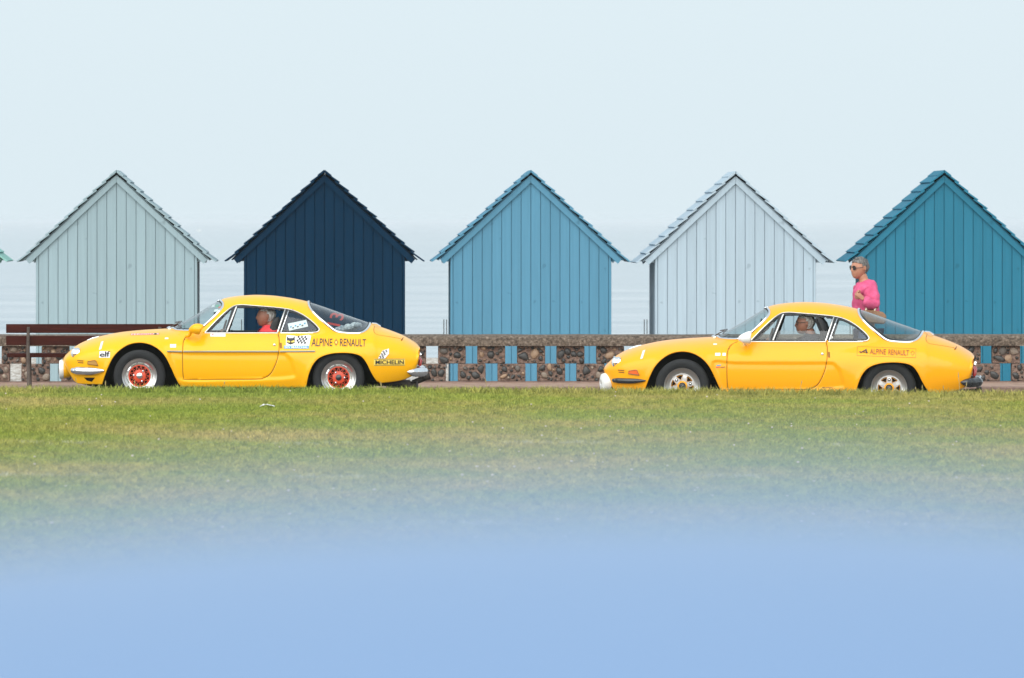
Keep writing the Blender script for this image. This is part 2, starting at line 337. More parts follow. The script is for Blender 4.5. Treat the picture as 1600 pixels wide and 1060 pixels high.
for i in range(120):
    y = rn.uniform(44, 84.5); x = (rn.uniform(-40, 1640) - CX) / FPX * y
    if rn.random() < 0.35 and y < 70: x = (rn.uniform(700, 1650) - CX) / FPX * y
    h = rn.uniform(0.035, 0.07); z = lawn_z(x, y); r_ = rn.uniform(0.005, 0.010)
    fl.tube([(x, y, z), (x + 0.004, y, z + h)], 0.0016, 4, mi=1)
    fl.ball((x + 0.004, y, z + h), (r_, r_, r_ * 0.8), 6)
tag(fl.build('clover_flowers', [mat('clover white', (0.55, 0.48, 0.43), 0.8), m_grass]), 'small white clover heads dotted over the lawn', 'flowers', kind='stuff')
st = MB()
for px, n_ in ((1503, 1), (1478, 1), (1511, 1), (1322, 2), (119, 2), (130, 2), (140, 2), (151, 2), (210, 2), (598, 2), (600, 1), (1113, 2), (1438, 2), (168, 2), (350, 1), (760, 1), (1250, 1)):
    for q in range(n_):
        Y = rn.uniform(84.9, 85.4); x = (px + rn.uniform(-4, 4) - CX) / FPX * Y; h = rn.uniform(0.09, 0.17) + (0.16 if px == 1503 else 0)
        z = lawn_z(x, Y); dx = rn.uniform(-0.02, 0.02)
        st.tube([(x, Y, z), (x + dx * .4, Y, z + h * .6), (x + dx, Y, z + h * .8)], 0.003, 4); st.tube([(x + dx, Y, z + h * .8), (x + dx * 1.3, Y, z + h)], [0.006, 0.002], 5)
tag(st.build('seed_stalks', noise_mat('dry stalk', [(0.3, (0.22, 0.17, 0.06)), (0.7, (0.42, 0.33, 0.15))], 4, 0.8)), 'thin dry seed stalks standing up at the road edge of the lawn', 'grass', kind='stuff')

# sea
def sea_mat():
    m = mat('sea water', (0.16, 0.27, 0.31), 0.22, spec=0.5); n, l, b = nodes(m)
    tc = n.new('ShaderNodeTexCoord'); mp = n.new('ShaderNodeMapping'); mp.inputs['Scale'].default_value = (0.05, 0.22, 1); l.new(tc.outputs['Object'], mp.inputs[0])
    t = n.new('ShaderNodeTexNoise'); t.inputs['Scale'].default_value = 1.0; t.inputs['Detail'].default_value = 7; t.inputs['Roughness'].default_value = 0.6; l.new(mp.outputs[0], t.inputs[0])
    bp = n.new('ShaderNodeBump'); bp.inputs['Strength'].default_value = 0.5; bp.inputs['Distance'].default_value = 0.35; l.new(t.outputs[0], bp.inputs['Height']); l.new(bp.outputs[0], b.inputs['Normal'])
    mp2 = n.new('ShaderNodeMapping'); mp2.inputs['Scale'].default_value = (0.03, 0.075, 1); l.new(tc.outputs['Object'], mp2.inputs[0])
    t2 = n.new('ShaderNodeTexNoise'); t2.inputs['Scale'].default_value = 1.0; t2.inputs['Detail'].default_value = 4; l.new(mp2.outputs[0], t2.inputs[0])
    r = ramp(n, [(0.35, (0.18, 0.24, 0.275)), (0.52, (0.30, 0.345, 0.375)), (0.66, (0.41, 0.445, 0.465))]); l.new(t2.outputs[0], r.inputs[0]); l.new(r.outputs[0], b.inputs['Base Color'])  # paleness painted in to stand for haze; tone streaks imitate ripples
    return m
sheet('sea', lin(-6000, 6000, 13), [150, 400, 1000, 3000, 8000, 20000, 40000], lambda x, y: -4.0, sea_mat())

# ------------------------------------------------------------------ openwork flint wall
YW = 98.0; SW = FPX / YW
wx = lambda px: (px - CX) / SW
wz = lambda py: EYE - (py - HY) / SW
m_conc = noise_mat('brown concrete', [(0.28, (0.095, 0.060, 0.046)), (0.48, (0.185, 0.122, 0.096)), (0.7, (0.30, 0.215, 0.175))], 26, 0.95, bump=0.9, bscale=70, dist=0.02)
m_cope = noise_mat('pebble concrete', [(0.32, (0.036, 0.025, 0.018)), (0.46, (0.098, 0.074, 0.056)), (0.58, (0.158, 0.122, 0.094)), (0.72, (0.31, 0.25, 0.20))], 30, 0.95, bump=1.0, bscale=48, dist=0.02)
m_fl = [noise_mat('dark flint', [(0.35, (0.020, 0.021, 0.022)), (0.7, (0.060, 0.060, 0.058))], 30, 0.45), noise_mat('grey flint', [(0.35, (0.06, 0.055, 0.05)), (0.7, (0.16, 0.14, 0.12))], 26, 0.55),
        noise_mat('tan flint', [(0.35, (0.22, 0.14, 0.09)), (0.7, (0.42, 0.30, 0.20))], 22, 0.6), noise_mat('pale rind flint', [(0.35, (0.05, 0.045, 0.04)), (0.6, (0.34, 0.27, 0.21))], 20, 0.6)]
flint_me = []
for k in range(8):
    bm = bmesh.new(); bmesh.ops.create_icosphere(bm, subdivisions=2 if k < 8 else 1, radius=1.0)
    for v in bm.verts:
        q = noise.noise(v.co * 1.3 + Vector((k * 7.1, 0, 0))) * 0.35 + noise.noise(v.co * 2.9 + Vector((0, k * 3.3, 0))) * 0.15
        v.co *= 1 + q
    for f in bm.faces: f.smooth = True
    me = bpy.data.meshes.new('flint'); bm.to_mesh(me); bm.free(); me.materials.append(m_fl[0]); flint_me.append(me)
wall = empty('flint_wall', (wx(800), YW, 0.07), 'low openwork wall of flint studded concrete blocks under a long pebble coping', 'wall')
WO = Vector((wx(800), YW, 0.07))
def W2(x, y, z): return (x - WO.x, y - WO.y, z - WO.z)
X0, X1 = wx(728 - 14 * 61.95), wx(728 + 17 * 61.95)
zr = [wz(596.3), wz(568.6), wz(541)]
mb = MB(); nseg = 160
prof = [(-0.055, 0.0), (-0.055, 0.062), (-0.040, 0.092), (0.0, 0.116), (0.08, 0.128), (0.235, 0.131), (0.262, 0.10), (0.262, 0.0)]
v = []; rn = random.Random(11)
for i in range(nseg + 1):
    x = X0 + (X1 - X0) * i / nseg
    for (dy, dz) in prof:
        j1 = 0.006 * noise.noise(Vector((x * 3.0, dy * 9, dz * 9))) ; j2 = 0.005 * noise.noise(Vector((x * 2.2, dz * 7, 5 + dy * 6)))
        v.append(W2(x, YW + dy + j1, zr[2] + dz + (j2 if dz > 0.05 else 0)))
np_ = len(prof)
f = [(i * np_ + k, (i + 1) * np_ + k, (i + 1) * np_ + (k + 1) % np_, i * np_ + (k + 1) % np_) for i in range(nseg) for k in range(np_)]
f += [tuple(range(np_)), tuple(nseg * np_ + k for k in reversed(range(np_)))]
mb.add(v, f).build('coping', m_cope, wall)
pl = MB(); pl.box(X0 - WO.x, X1 - WO.x, -0.03, 0.23, -0.12, zr[0] - WO.z).build('plinth', m_kerb, wall, bevel=0.01)
small = MB(); small_m = []
rn = random.Random(21)
for row in (0, 1):
    base = 728 if row == 1 else 759
    zb, zt = zr[row], zr[row + 1]
    for k in range(-14, 17):
        a = wx(base + 61.95 * k + 18.3); b = wx(base + 61.95 * (k + 1))
        if b < X0 or a > X1: continue
        x0, x1 = a + rn.uniform(-0.004, 0.004), b + rn.uniform(-0.004, 0.004)
        nx, nz = 8, 6; vv = []
        mbk = MB().box(x0 - WO.x, x1 - WO.x, 0.012, 0.20, zb - WO.z + 0.0015, zt - WO.z - 0.0015)
        blk = mbk.build('block', m_conc, wall, bevel=0.007)
        # flints bedded in the face
        placed = []; big = 0
        for tries in range(90):
            r_ = rn.choice([0.054, 0.048, 0.042, 0.037, 0.031]) if tries < 22 else rn.uniform(0.012, 0.024)
            cx, cz = rn.uniform(x0 + r_ * .85, x1 - r_ * .85), rn.uniform(zb + r_ * .8, zt - r_ * .8)
            if any((cx - p[0]) ** 2 + (cz - p[1]) ** 2 < (0.92 * (r_ + p[2])) ** 2 for p in placed): continue
            placed.append((cx, cz, r_))
            mi = rn.choices(range(4), (0.64, 0.14, 0.07, 0.15))[0]
            rot = Matrix.Rotation(rn.uniform(0, 6.28), 4, 'Y')
            sc_ = (r_ * rn.uniform(0.85, 1.15), 0.022, r_ * rn.uniform(0.65, 0.95))
            mtx = Matrix.Translation(W2(cx, YW + 0.010, cz)) @ rot @ Matrix.Diagonal((*sc_, 1))
            if tries < 22 and big < 4 and r_ > 0.035:
                big += 1
                o = bpy.data.objects.new('flint', rn.choice(flint_me)); COL.objects.link(o); o.parent = blk; o.matrix_local = mtx
                o.material_slots[0].link = 'OBJECT'; o.material_slots[0].material = m_fl[mi]
            elif tries % 1 == 0:
                src = flint_me[tries % 8]
                small.add([tuple(mtx @ q.co) for q in src.vertices], [tuple(p.vertices) for p in src.polygons], mi)
so_ = small.build('small_flints', m_fl, wall, weld=False); tag(so_, kind='stuff')

# ------------------------------------------------------------------ beach huts
def hut_paint(name, col, streak=0.10):
    m = mat(name, col, 0.65, spec=0.08); n, l, b = nodes(m)
    tc = n.new('ShaderNodeTexCoord'); mp = n.new('ShaderNodeMapping'); mp.inputs['Scale'].default_value = (30, 30, 1.2); l.new(tc.outputs['Object'], mp.inputs[0])
    t = n.new('ShaderNodeTexNoise'); t.inputs['Scale'].default_value = 1; t.inputs['Detail'].default_value = 5; l.new(mp.outputs[0], t.inputs[0])
    oi = n.new('ShaderNodeObjectInfo')
    a = n.new('ShaderNodeMapRange'); a.inputs[3].default_value = 1 - streak; a.inputs[4].default_value = 1 + streak; l.new(t.outputs[0], a.inputs[0])
    c = n.new('ShaderNodeMapRange'); c.inputs[3].default_value = 0.955; c.inputs[4].default_value = 1.045; l.new(oi.outputs['Random'], c.inputs[0])
    mu = n.new('ShaderNodeMath'); mu.operation = 'MULTIPLY'; l.new(a.outputs[0], mu.inputs[0]); l.new(c.outputs[0], mu.inputs[1])
    hs = n.new('ShaderNodeHueSaturation'); hs.inputs['Color'].default_value = (*col, 1); l.new(mu.outputs[0], hs.inputs['Value'])
    # knots and small chips
    t2 = n.new('ShaderNodeTexNoise'); t2.inputs['Scale'].default_value = 9; t2.inputs['Detail'].default_value = 3; l.new(tc.outputs['Object'], t2.inputs[0])
    r = ramp(n, [(0.67, (0, 0, 0)), (0.73, (0.45, 0.45, 0.45))]); l.new(t2.outputs[0], r.inputs[0])
    mxx = n.new('ShaderNodeMix'); mxx.data_type = 'RGBA'; mxx.inputs[7].default_value = (col[0] * .55, col[1] * .55, col[2] * .55, 1)
    l.new(r.outputs[0], mxx.inputs[0]); l.new(hs.outputs[0], mxx.inputs[6]); l.new(mxx.outputs[2], b.inputs['Base Color'])
    bp = n.new('ShaderNodeBump'); bp.inputs['Strength'].default_value = 0.25; bp.inputs['Distance'].default_value = 0.004; l.new(t.outputs[0], bp.inputs['Height']); l.new(bp.outputs[0], b.inputs['Normal'])
    return m
m_gap = mat('dark timber behind the boards', (0.03, 0.035, 0.04), 0.9)
YH = 107.0; SH = FPX / YH; TAN = 0.93
hut_seed = random.Random(3)
def hut(pxc, col, label, yaw=0.0, streak=0.12, dz=0.0):
    m = hut_paint('hut paint ' + label.split(' beach')[0], col, streak)
    o = empty('beach_hut', ((pxc - CX) / SH, YH, -0.06), label, 'beach hut', 'beach huts in a row behind the wall', (0, 0, yaw))
    D = 1.8; zoff = 0.06 + dz; ZA = 2.385 + zoff; zg = lambda x: ZA + 0.05 - TAN * abs(x)
    rn = hut_seed
    # inner frame (seen only as dark joints)
    q = 0.955
    MB().prism([(-q, -0.15), (q, -0.15), (q, zg(q) - 0.05), (0, zg(0) - 0.05), (-q, zg(q) - 0.05)], 0.022, D - 0.02).build('inner_frame', m, o, smooth=False)
    seams = [-1.0, -0.9656] + [-0.9656 + 0.1207 * k for k in range(1, 17)] + [1.0]
    for a, b in zip(seams[:-1], seams[1:]):
        g = 0.0027; a2, b2 = a + g, b - g; y0 = rn.uniform(-0.002, 0.002)
        poly = [(a2, -0.165), (b2, -0.165), (b2, zg(b2)), (a2, zg(a2))]
        MB().prism(poly, y0, 0.024).build('plank', m, o, smooth=False, bevel=0.003)
    for sgn in (-1, 1):
        MB().box(min(sgn * 0.96, sgn * 0.9995), max(sgn * 0.96, sgn * 0.9995), 0.025, D - 0.025, -0.165, zg(1.0) - 0.01).build('side_wall', m, o, smooth=False)
    bw = MB().prism([(-1, -0.165), (1, -0.165), (1, zg(1)), (0, zg(0)), (-1, zg(1))], D - 0.022, D).build('sea_wall', m, o, smooth=False)
    dd = MB().box(-0.6, 0.6, D + 0.001, D + 0.03, 0.08, 1.75).build('door', m, bw, smooth=False, bevel=0.004)
    MB().ball((0.08, D + 0.05, 0.95), 0.025, 8).build('handle', M['alloy_dull'], dd)
    c, s = 1 / math.hypot(1, TAN), TAN / math.hypot(1, TAN)
    zr_ = 2.475 + zoff
    for sgn in (-1, 1):
        # bargeboard
        bx = 1.125
        for yy, up in (((-0.032, -0.004), 0.0), ((D + 0.004, D + 0.03), 0.062)):  # rear one raised to stop sky showing through under the roof boards
            MB().prism([(0.0015 * sgn, zr_ + up), (bx * sgn, zr_ + up - TAN * bx), (bx * sgn - 0.045 * sgn, zr_ - TAN * bx - 0.055), (0.0015 * sgn, zr_ - 0.092)], *yy).build('bargeboard', m, o, smooth=False)
        dk = lambda d, h: (sgn * (d * c + h * s), zr_ - d * s + h * c)
        MB().prism([dk(0.004, 0.004), dk(1.56, 0.004), dk(1.56, 0.018), dk(0.2, 0.018), dk(0.03, 0.005)], 0.004, D - 0.004).build('roof_gap_backing', m, o, smooth=False)  # backing added to block sky between the boards, leaving those gaps dark
        # eave soffit rail under the roof boards
        MB().prism([(sgn * 1.005, zr_ - TAN * 1.005 - 0.01), (sgn * 1.10, zr_ - TAN * 1.10 - 0.01), (sgn * 1.06, zr_ - TAN * 1.10 - 0.05), (sgn * 1.005, zr_ - TAN * 1.10 - 0.05)], 0.03, D - 0.03).build('eave_rail', m, o, smooth=False)
        for k in range(10):
            d0 = 0.160 * k - 0.012 + rn.uniform(-0.004, 0.004); d1 = d0 + 0.205
            pt = lambda d, h: (sgn * (d * c + h * s), zr_ - d * s + h * c)
            l0, l1 = 0.020, 0.044 + rn.uniform(-0.004, 0.005); th = 0.019
            if k == 0: d0 = max(d0, 0.004)
            MB().prism([pt(d0, l0), pt(d1, l1), pt(d1 + 0.002, l1 + th), pt(d0, l0 + th)], -0.075 + rn.uniform(-0.008, 0.008), D + 0.09).build('roof_board', m, o, smooth=False, bevel=0.002)
        # ridge board
        MB().prism([(0.004 * sgn, zr_ + 0.030), (sgn * 0.085, zr_ - 0.025), (sgn * 0.085, zr_ - 0.001), (0.004 * sgn, zr_ + 0.062)], -0.085, D + 0.10).build('ridge_board', m, o, smooth=False)
    hr = MB().tube([(-1.02, D + 0.25, 0.1), (-1.02, D + 0.25, 0.72), (-1.055, D + 0.25, 0.72), (-1.055, D + 0.25, 0.1)], 0.006, 6).build('handrail', M['alloy_dull'], o)
    MB().box(-0.98, 0.98, 0.05, D - 0.05, -0.22, -0.152).build('floor_beam', m, o, smooth=False)
    return o
hut(-143, (0.24, 0.46, 0.42), 'mint green beach hut showing only its eave past the bench end')
hut(182.5, (0.2598, 0.3494, 0.3864), 'pale grey green beach hut behind the park bench')
hut(507, (0.0002, 0.019, 0.047), 'dark navy blue beach hut', yaw=R(-0.1), dz=0.004)
hut(829.5, (0.0851, 0.2274, 0.3338), 'mid blue beach hut next to the navy hut')
hut(1149.5, (0.3472, 0.4346, 0.5040), 'pale lavender grey beach hut', yaw=R(0.15), dz=-0.014)
hut(1476, (0.0246, 0.1546, 0.2374), 'teal beach hut behind the woman in pink', yaw=R(-0.25))

# ------------------------------------------------------------------ park bench (its back to the road)
YB = 95.55; SB = FPX / YB
bx = lambda px: (px - CX) / SB
bz = lambda py: EYE - (py - HY) / SB
m_wood = noise_mat('red brown bench timber', [(0.3, (0.026, 0.005, 0.0035)), (0.55, (0.046, 0.008, 0.005)), (0.75, (0.075, 0.015, 0.008))], 5, 0.65, stretch=(0.6, 8, 8)); m_wood.node_tree.nodes['Principled BSDF'].inputs['Specular IOR Level'].default_value = 0.12
m_iron = noise_mat('brown cast iron', [(0.3, (0.05, 0.036, 0.030)), (0.7, (0.10, 0.075, 0.06))], 16, 0.6)
bench = empty('park_bench', (bx(147), YB, 0.074), 'long dark red brown timber bench facing the sea in front of the wall', 'bench')
ox, oz = bx(147), 0.074
for (y0, y1) in ((506.5, 520.5), (525, 539.5)):
    MB().box(bx(10) - ox, bx(284) - ox, 0.0, 0.035, bz(y1) - oz, bz(y0) - oz).build('backrest_slat', m_wood, bench, bevel=0.004, smooth=False)
for (a, b) in ((0.10, 0.22), (0.235, 0.355), (0.37, 0.49)):
    MB().box(bx(11) - ox, bx(283) - ox, a, b, bz(558.8) - oz, bz(552.4) - oz).build('seat_slat', m_wood, bench, bevel=0.006, smooth=False)
for px in (44.5, 249.5):
    xc = bx(px) - ox
    MB().tube([(xc + 0.004, -0.035, bz(511) - oz), (xc, -0.03, bz(530) - oz), (xc, -0.022, bz(555) - oz), (xc + 0.006, -0.03, bz(580) - oz), (xc + 0.012, -0.05, -0.01)], [0.017, 0.019, 0.021, 0.021, 0.024], 8).build('leg', m_iron, bench)
    MB().tube([(xc, 0.44, bz(559) - oz), (xc, 0.46, 0.2), (xc, 0.48, -0.01)], [0.018, 0.02, 0.022], 8).build('leg', m_iron, bench)
    MB().box(xc - 0.018, xc + 0.018, -0.03, 0.48, bz(559) - oz - 0.035, bz(559) - oz - 0.001).build('seat_bracket', m_iron, bench, smooth=False)
    for zz in (bz(513.5) - oz, bz(532) - oz):
        MB().ball((xc, -0.052, zz), 0.009, 8).build('bolt', m_iron, bench)

# litter
q = P(418, 637, 1.70 * FPX / (637 - HY)); q.z = lawn_z(q.x, q.y) + 0.02
mb = MB(); rn = random.Random(4); g = 9; vv = []
for j in range(5):
    for i in range(g):
        u, v_ = i / (g - 1) - .5, j / 4 - .5
        vv.append((u * 0.14, v_ * 0.09, 0.028 * (1 - (2 * u) ** 2) * (0.6 + 0.5 * noise.noise(Vector((u * 5, v_ * 5, 1)))) + 0.014 * noise.noise(Vector((u * 9, v_ * 9, 4))) + 0.006))
mb.add(vv, [(j * g + i, j * g + i + 1, (j + 1) * g + i + 1, (j + 1) * g + i) for j in range(4) for i in range(g - 1)])
lo = mb.build('paper_scrap', M['sticker']); lo.location = q
lo.modifiers.new('thick', 'SOLIDIFY').thickness = 0.002
tag(lo, 'crumpled white scrap of paper lying on the lawn', 'litter')
# distant gull over the water
gl = empty('seagull', P(311.5, 361, 700), 'tiny white gull low over the hazy sea beside the pale grey green hut', 'bird')
MB().ball((0, 0, 0), (0.15, 0.05, 0.05), 10).ball((-0.15, 0, 0.03), 0.035, 8).build('body', M['white'], gl)
for sgn in (-1, 1):
    MB().add([(0.06, 0.02 * sgn, 0.02), (-0.07, 0.02 * sgn, 0.02), (-0.03, 0.22 * sgn, 0.13), (0.05, 0.22 * sgn, 0.12), (0.10, 0.5 * sgn, 0.04)], [(0, 1, 2, 3), (3, 2, 4)]).build('wing', M['white'], gl)

# ------------------------------------------------------------------ cars: a lofted shell cut into panels
def pchip(xs, ys):
    xs, ys = np.array(xs, float), np.array(ys, float); h = np.diff(xs); d = np.diff(ys) / h
    m = np.zeros_like(xs); m[0], m[-1] = d[0], d[-1]
    for i in range(1, len(xs) - 1):
        if d[i - 1] * d[i] > 0:
            w1, w2 = 2 * h[i] + h[i - 1], h[i] + 2 * h[i - 1]; m[i] = (w1 + w2) / (w1 / d[i - 1] + w2 / d[i])
    def fn(x):
        x = np.clip(np.asarray(x, float), xs[0], xs[-1]); i = np.clip(np.searchsorted(xs, x) - 1, 0, len(xs) - 2)
        t = (x - xs[i]) / h[i]
        return (ys[i] * (1 + 2 * t) * (1 - t) ** 2 + h[i] * m[i] * t * (1 - t) ** 2 + ys[i + 1] * t * t * (3 - 2 * t) + h[i] * m[i + 1] * t * t * (t - 1))
    return fn
def catmull(pts, closed=False, step=0.004):
    pts = [np.array(p, float) for p in pts]; n = len(pts); outp = []
    for i in range(n if closed else n - 1):
        p1, p2 = pts[i], pts[(i + 1) % n]
        p0 = pts[(i - 1) % n] if (closed or i) else 2 * p1 - p2; p3 = pts[(i + 2) % n] if (closed or i < n - 2) else 2 * p2 - p1
        k = max(2, int(np.linalg.norm(p2 - p1) / step))
        for q in range(k):
            t = q / k
            outp.append(0.5 * ((2 * p1) + (p2 - p0) * t + (2 * p0 - 5 * p1 + 4 * p2 - p3) * t * t + (3 * p1 - p0 - 3 * p2 + p3) * t ** 3))
    if not closed: outp.append(pts[-1])
    return np.array(outp)
def dense(pts, step=0.004):
    pts = np.array(pts, float); o = []
    for a, b in zip(pts[:-1], pts[1:]):
        k = max(1, int(np.linalg.norm(b - a) / step)); o += [a + (b - a) * q / k for q in range(k)]
    o.append(pts[-1]); return np.array(o)
def inside(poly, x, y):
    r = np.zeros(x.shape, bool); n = len(poly); j = n - 1
    for i in range(n):
        xi, yi = poly[i]; xj, yj = poly[j]
        if yi != yj:
            r ^= ((yi > y) != (yj > y)) & (x < (xj - xi) * (y - yi) / (yj - yi) + xi)
        j = i
    return r
def near(curve, x, y, want_pt=False):
    sh = x.shape; x, y = x.ravel(), y.ravel(); d = np.full(x.shape, 9.0); ix = np.zeros(x.shape, int)
    lo, hi = curve.min(0) - 0.15, curve.max(0) + 0.15
    sel = np.where((x > lo[0]) & (x < hi[0]) & (y > lo[1]) & (y < hi[1]))[0]
    for c in range(0, len(sel), 2000):
        s_ = sel[c:c + 2000]; dd = (x[s_, None] - curve[None, :, 0]) ** 2 + (y[s_, None] - curve[None, :, 1]) ** 2
        k = dd.argmin(1); d[s_] = np.sqrt(dd[np.arange(len(s_)), k]); ix[s_] = k
    return (d.reshape(sh), ix.reshape(sh)) if want_pt else d.reshape(sh)
sstep = lambda a, b, x: (lambda t: t * t * (3 - 2 * t))(np.clip((x - a) / (b - a), 0, 1))

class Shell:
    def __init__(s, **k):
        s.__dict__.update(k); s.mods = k.get('mods', [])
    def T(s, x): return np.maximum(s.TL(x), s.TC(x))
    def W(s, x, z, raw=False):
        x = np.asarray(x, float); z = np.asarray(z, float)
        B, TL, TC, Wm, Wc = s.B(x), s.TL(x), s.TC(x), s.Wm(x), s.Wc(x)
        zm = np.clip(s.zm(x), B + 0.3 * (TL - B), B + 0.8 * (TL - B))
        u = np.clip((z - zm) / np.maximum(TL - zm, 1e-4), 0, 1); v = np.clip((zm - z) / np.maximum(zm - B, 1e-4), 0, 1)
        wl_ = np.where(z > zm, Wm * (1 - u ** s.nl) ** (1 / s.nl), Wm * (1 - s.tuck * v ** 2.5))
        uc = np.clip((z - s.zb) / np.maximum(TC - s.zb, 1e-4), 0, 1)
        wc = np.where((TC > s.zb + 0.01) & (Wc > 0.02), Wc * (1 - uc ** s.nc) ** (1 / s.nc), 0)
        e = 0.05 * sstep(0, 0.12, np.minimum(wl_, wc))
        r = 0.5 * (wl_ + wc + np.sqrt((wl_ - wc) ** 2 + e * e))
        if not raw:
            for fn in s.mods: r = r + fn(x, z) * sstep(0.0, 0.25, r)
        return r
    def grid(s, ni, nj, curves, regions):
        """regions: list of (name, polygon), first match wins; the rest is body"""
        e = 0.16; a = s.s0 + e * (np.arange(16) / 16.0) ** 2; b = s.s1 - e * (np.arange(16) / 16.0)[::-1] ** 2
        S = np.concatenate([a, np.linspace(s.s0 + e, s.s1 - e, ni), b]); S[0] += 1e-4; S[-1] -= 1e-4
        t = np.linspace(0, 1, nj); fr = 1 - (1 - t) ** 1.55
        SS = np.repeat(S[:, None], nj, 1); B, T = s.B(S), s.T(S)
        ZZ = B[:, None] + (T - B)[:, None] * fr[None, :]
        for c in curves:
            d, ix = near(c, SS[:, 1:-1], ZZ[:, 1:-1], True)
            # cell size decides how far a vertex may be pulled
            cs = np.gradient(SS, axis=0)[:, 1:-1]; cz = np.gradient(ZZ, axis=1)[:, 1:-1]
            lim = 0.56 * np.maximum(cs, cz)
            hit = (d < lim); pt = c[ix]
            SS[:, 1:-1][hit] = pt[..., 0][hit]; ZZ[:, 1:-1][hit] = np.minimum(pt[..., 1][hit], s.T(pt[..., 0][hit]) - 1e-4)
        YY = s.W(SS, ZZ); YY[:, -1] = 0
        s.S, s.Z, s.Y = SS, ZZ, YY
        fc_s = (SS[:-1, :-1] + SS[1:, :-1] + SS[:-1, 1:] + SS[1:, 1:]) / 4; fc_z = (ZZ[:-1, :-1] + ZZ[1:, :-1] + ZZ[:-1, 1:] + ZZ[1:, 1:]) / 4
        lab = np.full(fc_s.shape, -1)
        for k, (nm, poly) in reversed(list(enumerate(regions))):
            lab[inside(poly, fc_s, fc_z)] = k
        s.lab = lab; s.names = [r[0] for r in regions]
    def panel(s, region, name, mats, parent, sides=(-1, 1), off=0.0, thick=0.012, lining=True):
        k = -1 if region is None else s.names.index(region)
        ii, jj = np.where(s.lab == k); ids = {}; v = []; f = []; nj = s.S.shape[1]
        def vid(i, j, sg):
            key = (i, j, 0 if j == nj - 1 else sg)
            if key not in ids:
                ids[key] = len(v); v.append((s.S[i, j], sg * max(0, s.Y[i, j] - off) if j < nj - 1 else 0, s.Z[i, j]))
            return ids[key]
        for sg in sides:
            for i, j in zip(ii, jj):
                q = (vid(i, j, sg), vid(i + 1, j, sg), vid(i + 1, j + 1, sg), vid(i, j + 1, sg))
                f.append(q if sg < 0 else q[::-1])
        if k == -1:      # end caps at nose and tail
            for i, rev in ((0, False), (s.S.shape[0] - 1, True)):
                loop = [vid(i, j, -1) for j in range(nj)] + [vid(i, j, 1) for j in range(nj - 2, -1, -1)]
                f.append(tuple(loop) if rev else tuple(reversed(loop)))
        me = bpy.data.meshes.new(name); me.from_pydata(v, [], f)
        for m_ in mats: me.materials.append(m_)
        me.polygons.foreach_set('use_smooth', [True] * len(f)); me.update()
        o = bpy.data.objects.new(name, me); COL.objects.link(o); o.parent = parent
        if thick:
            md = o.modifiers.new('thickness', 'SOLIDIFY'); md.thickness = thick; md.offset = -1
            if len(mats) > 1: md.material_offset = 1
        return o
    def on(s, x, z, side=-1, off=0.0):
        return Vector((x, side * (float(s.W(x, z)) + off), z))
    def line(s, pts, side=-1, off=0.0):
        a = np.array([(p[0], p[1]) for p in pts], float); w_ = s.W(a[:, 0], a[:, 1])
        return [Vector((p[0], side * (float(q) + off), p[1])) for p, q in zip(a, w_)]

# side view of the sports car, measured in photograph pixels and turned into metres (s back from the front axle, z up)
KP = 147.6
def c2(px, py):
    a = (px - 217.6) / KP; return (a, (628.0 - py) / KP + 0.0087 * a)
def tab(pts): q = [c2(*p) for p in pts]; return pchip([p[0] for p in q], [p[1] for p in q])
def L2(pts): return [c2(*p) for p in pts]
TLt = tab([(96.3, 562), (98, 558), (104, 551.5), (112, 544.5), (122, 538), (132, 533.5), (145, 529), (160, 525.3), (175, 522.2), (190, 519.8), (220, 517), (245, 515.5), (264, 514.6), (300, 514), (350, 513.5), (400, 513), (450, 513), (500, 512), (540, 510.5), (565, 507.5), (580, 507), (590, 510.8), (610, 517.8), (630, 525.8), (644, 533.5), (652, 539), (655.7, 543.5)])
TCt = tab([(96, 640), (263, 640), (264, 516), (268, 513.4), (300, 494.8), (340, 471), (348, 467.3), (360, 464.8), (380, 462.6), (400, 461.8), (420, 462.6), (440, 464.8), (460, 468), (480, 472.6), (500, 479), (520, 486), (540, 493.2), (560, 500.2), (577, 506.3), (588, 511), (589, 640), (656, 640)])
Bt = tab([(96.3, 564), (99, 572), (104, 580), (110, 588.5), (115, 596), (122, 600), (140, 601), (160, 601.2), (283, 605), (477, 606.5), (592, 599.3), (620, 596.3), (636, 592), (645, 587), (650, 578), (653.5, 566), (655.7, 549)])
Wmt = pchip([-0.82, -0.80, -0.75, -0.66, -0.5, -0.3, 0.0, 0.3, 0.6, 1.0, 1.5, 1.9, 2.2, 2.45, 2.7, 2.88, 2.968], [0.34, 0.43, 0.51, 0.585, 0.655, 0.70, 0.728, 0.732, 0.728, 0.725, 0.74, 0.762, 0.765, 0.748, 0.70, 0.645, 0.60])
Wct = pchip([0.31, 0.34, 0.40, 0.48, 0.58, 0.75, 1.0, 1.5, 1.8, 2.05, 2.25, 2.4, 2.47, 2.52], [0.03, 0.30, 0.47, 0.56, 0.61, 0.635, 0.645, 0.645, 0.635, 0.60, 0.54, 0.46, 0.40, 0.3])
zmt = pchip([-0.82, -0.5, 0.0, 0.6, 1.4, 2.1, 2.6, 2.968], [0.42, 0.43, 0.47, 0.45, 0.45, 0.49, 0.47, 0.44])
ARCH_F = np.array(list(catmull(L2([(157, 606), (159.5, 597), (163, 586), (168, 573), (175, 559), (185, 547.5), (199, 538.5), (216, 535), (233, 537.5), (248, 545.5), (259, 557.5), (268, 574.5), (275, 590), (284, 607)]))))
ARCH_R = np.array(list(catmull(L2([(476.6, 609), (478, 600), (481.5, 584), (488, 569), (498, 558.5), (515, 552.3), (536, 550.7), (554, 552.4), (565, 557), (573, 567), (579.5, 580), (586, 591), (594, 601)]))))
def archpoly(a): return np.vstack([a, [[a[-1, 0] + 0.01, -0.2], [a[0, 0] - 0.01, -0.2]]])
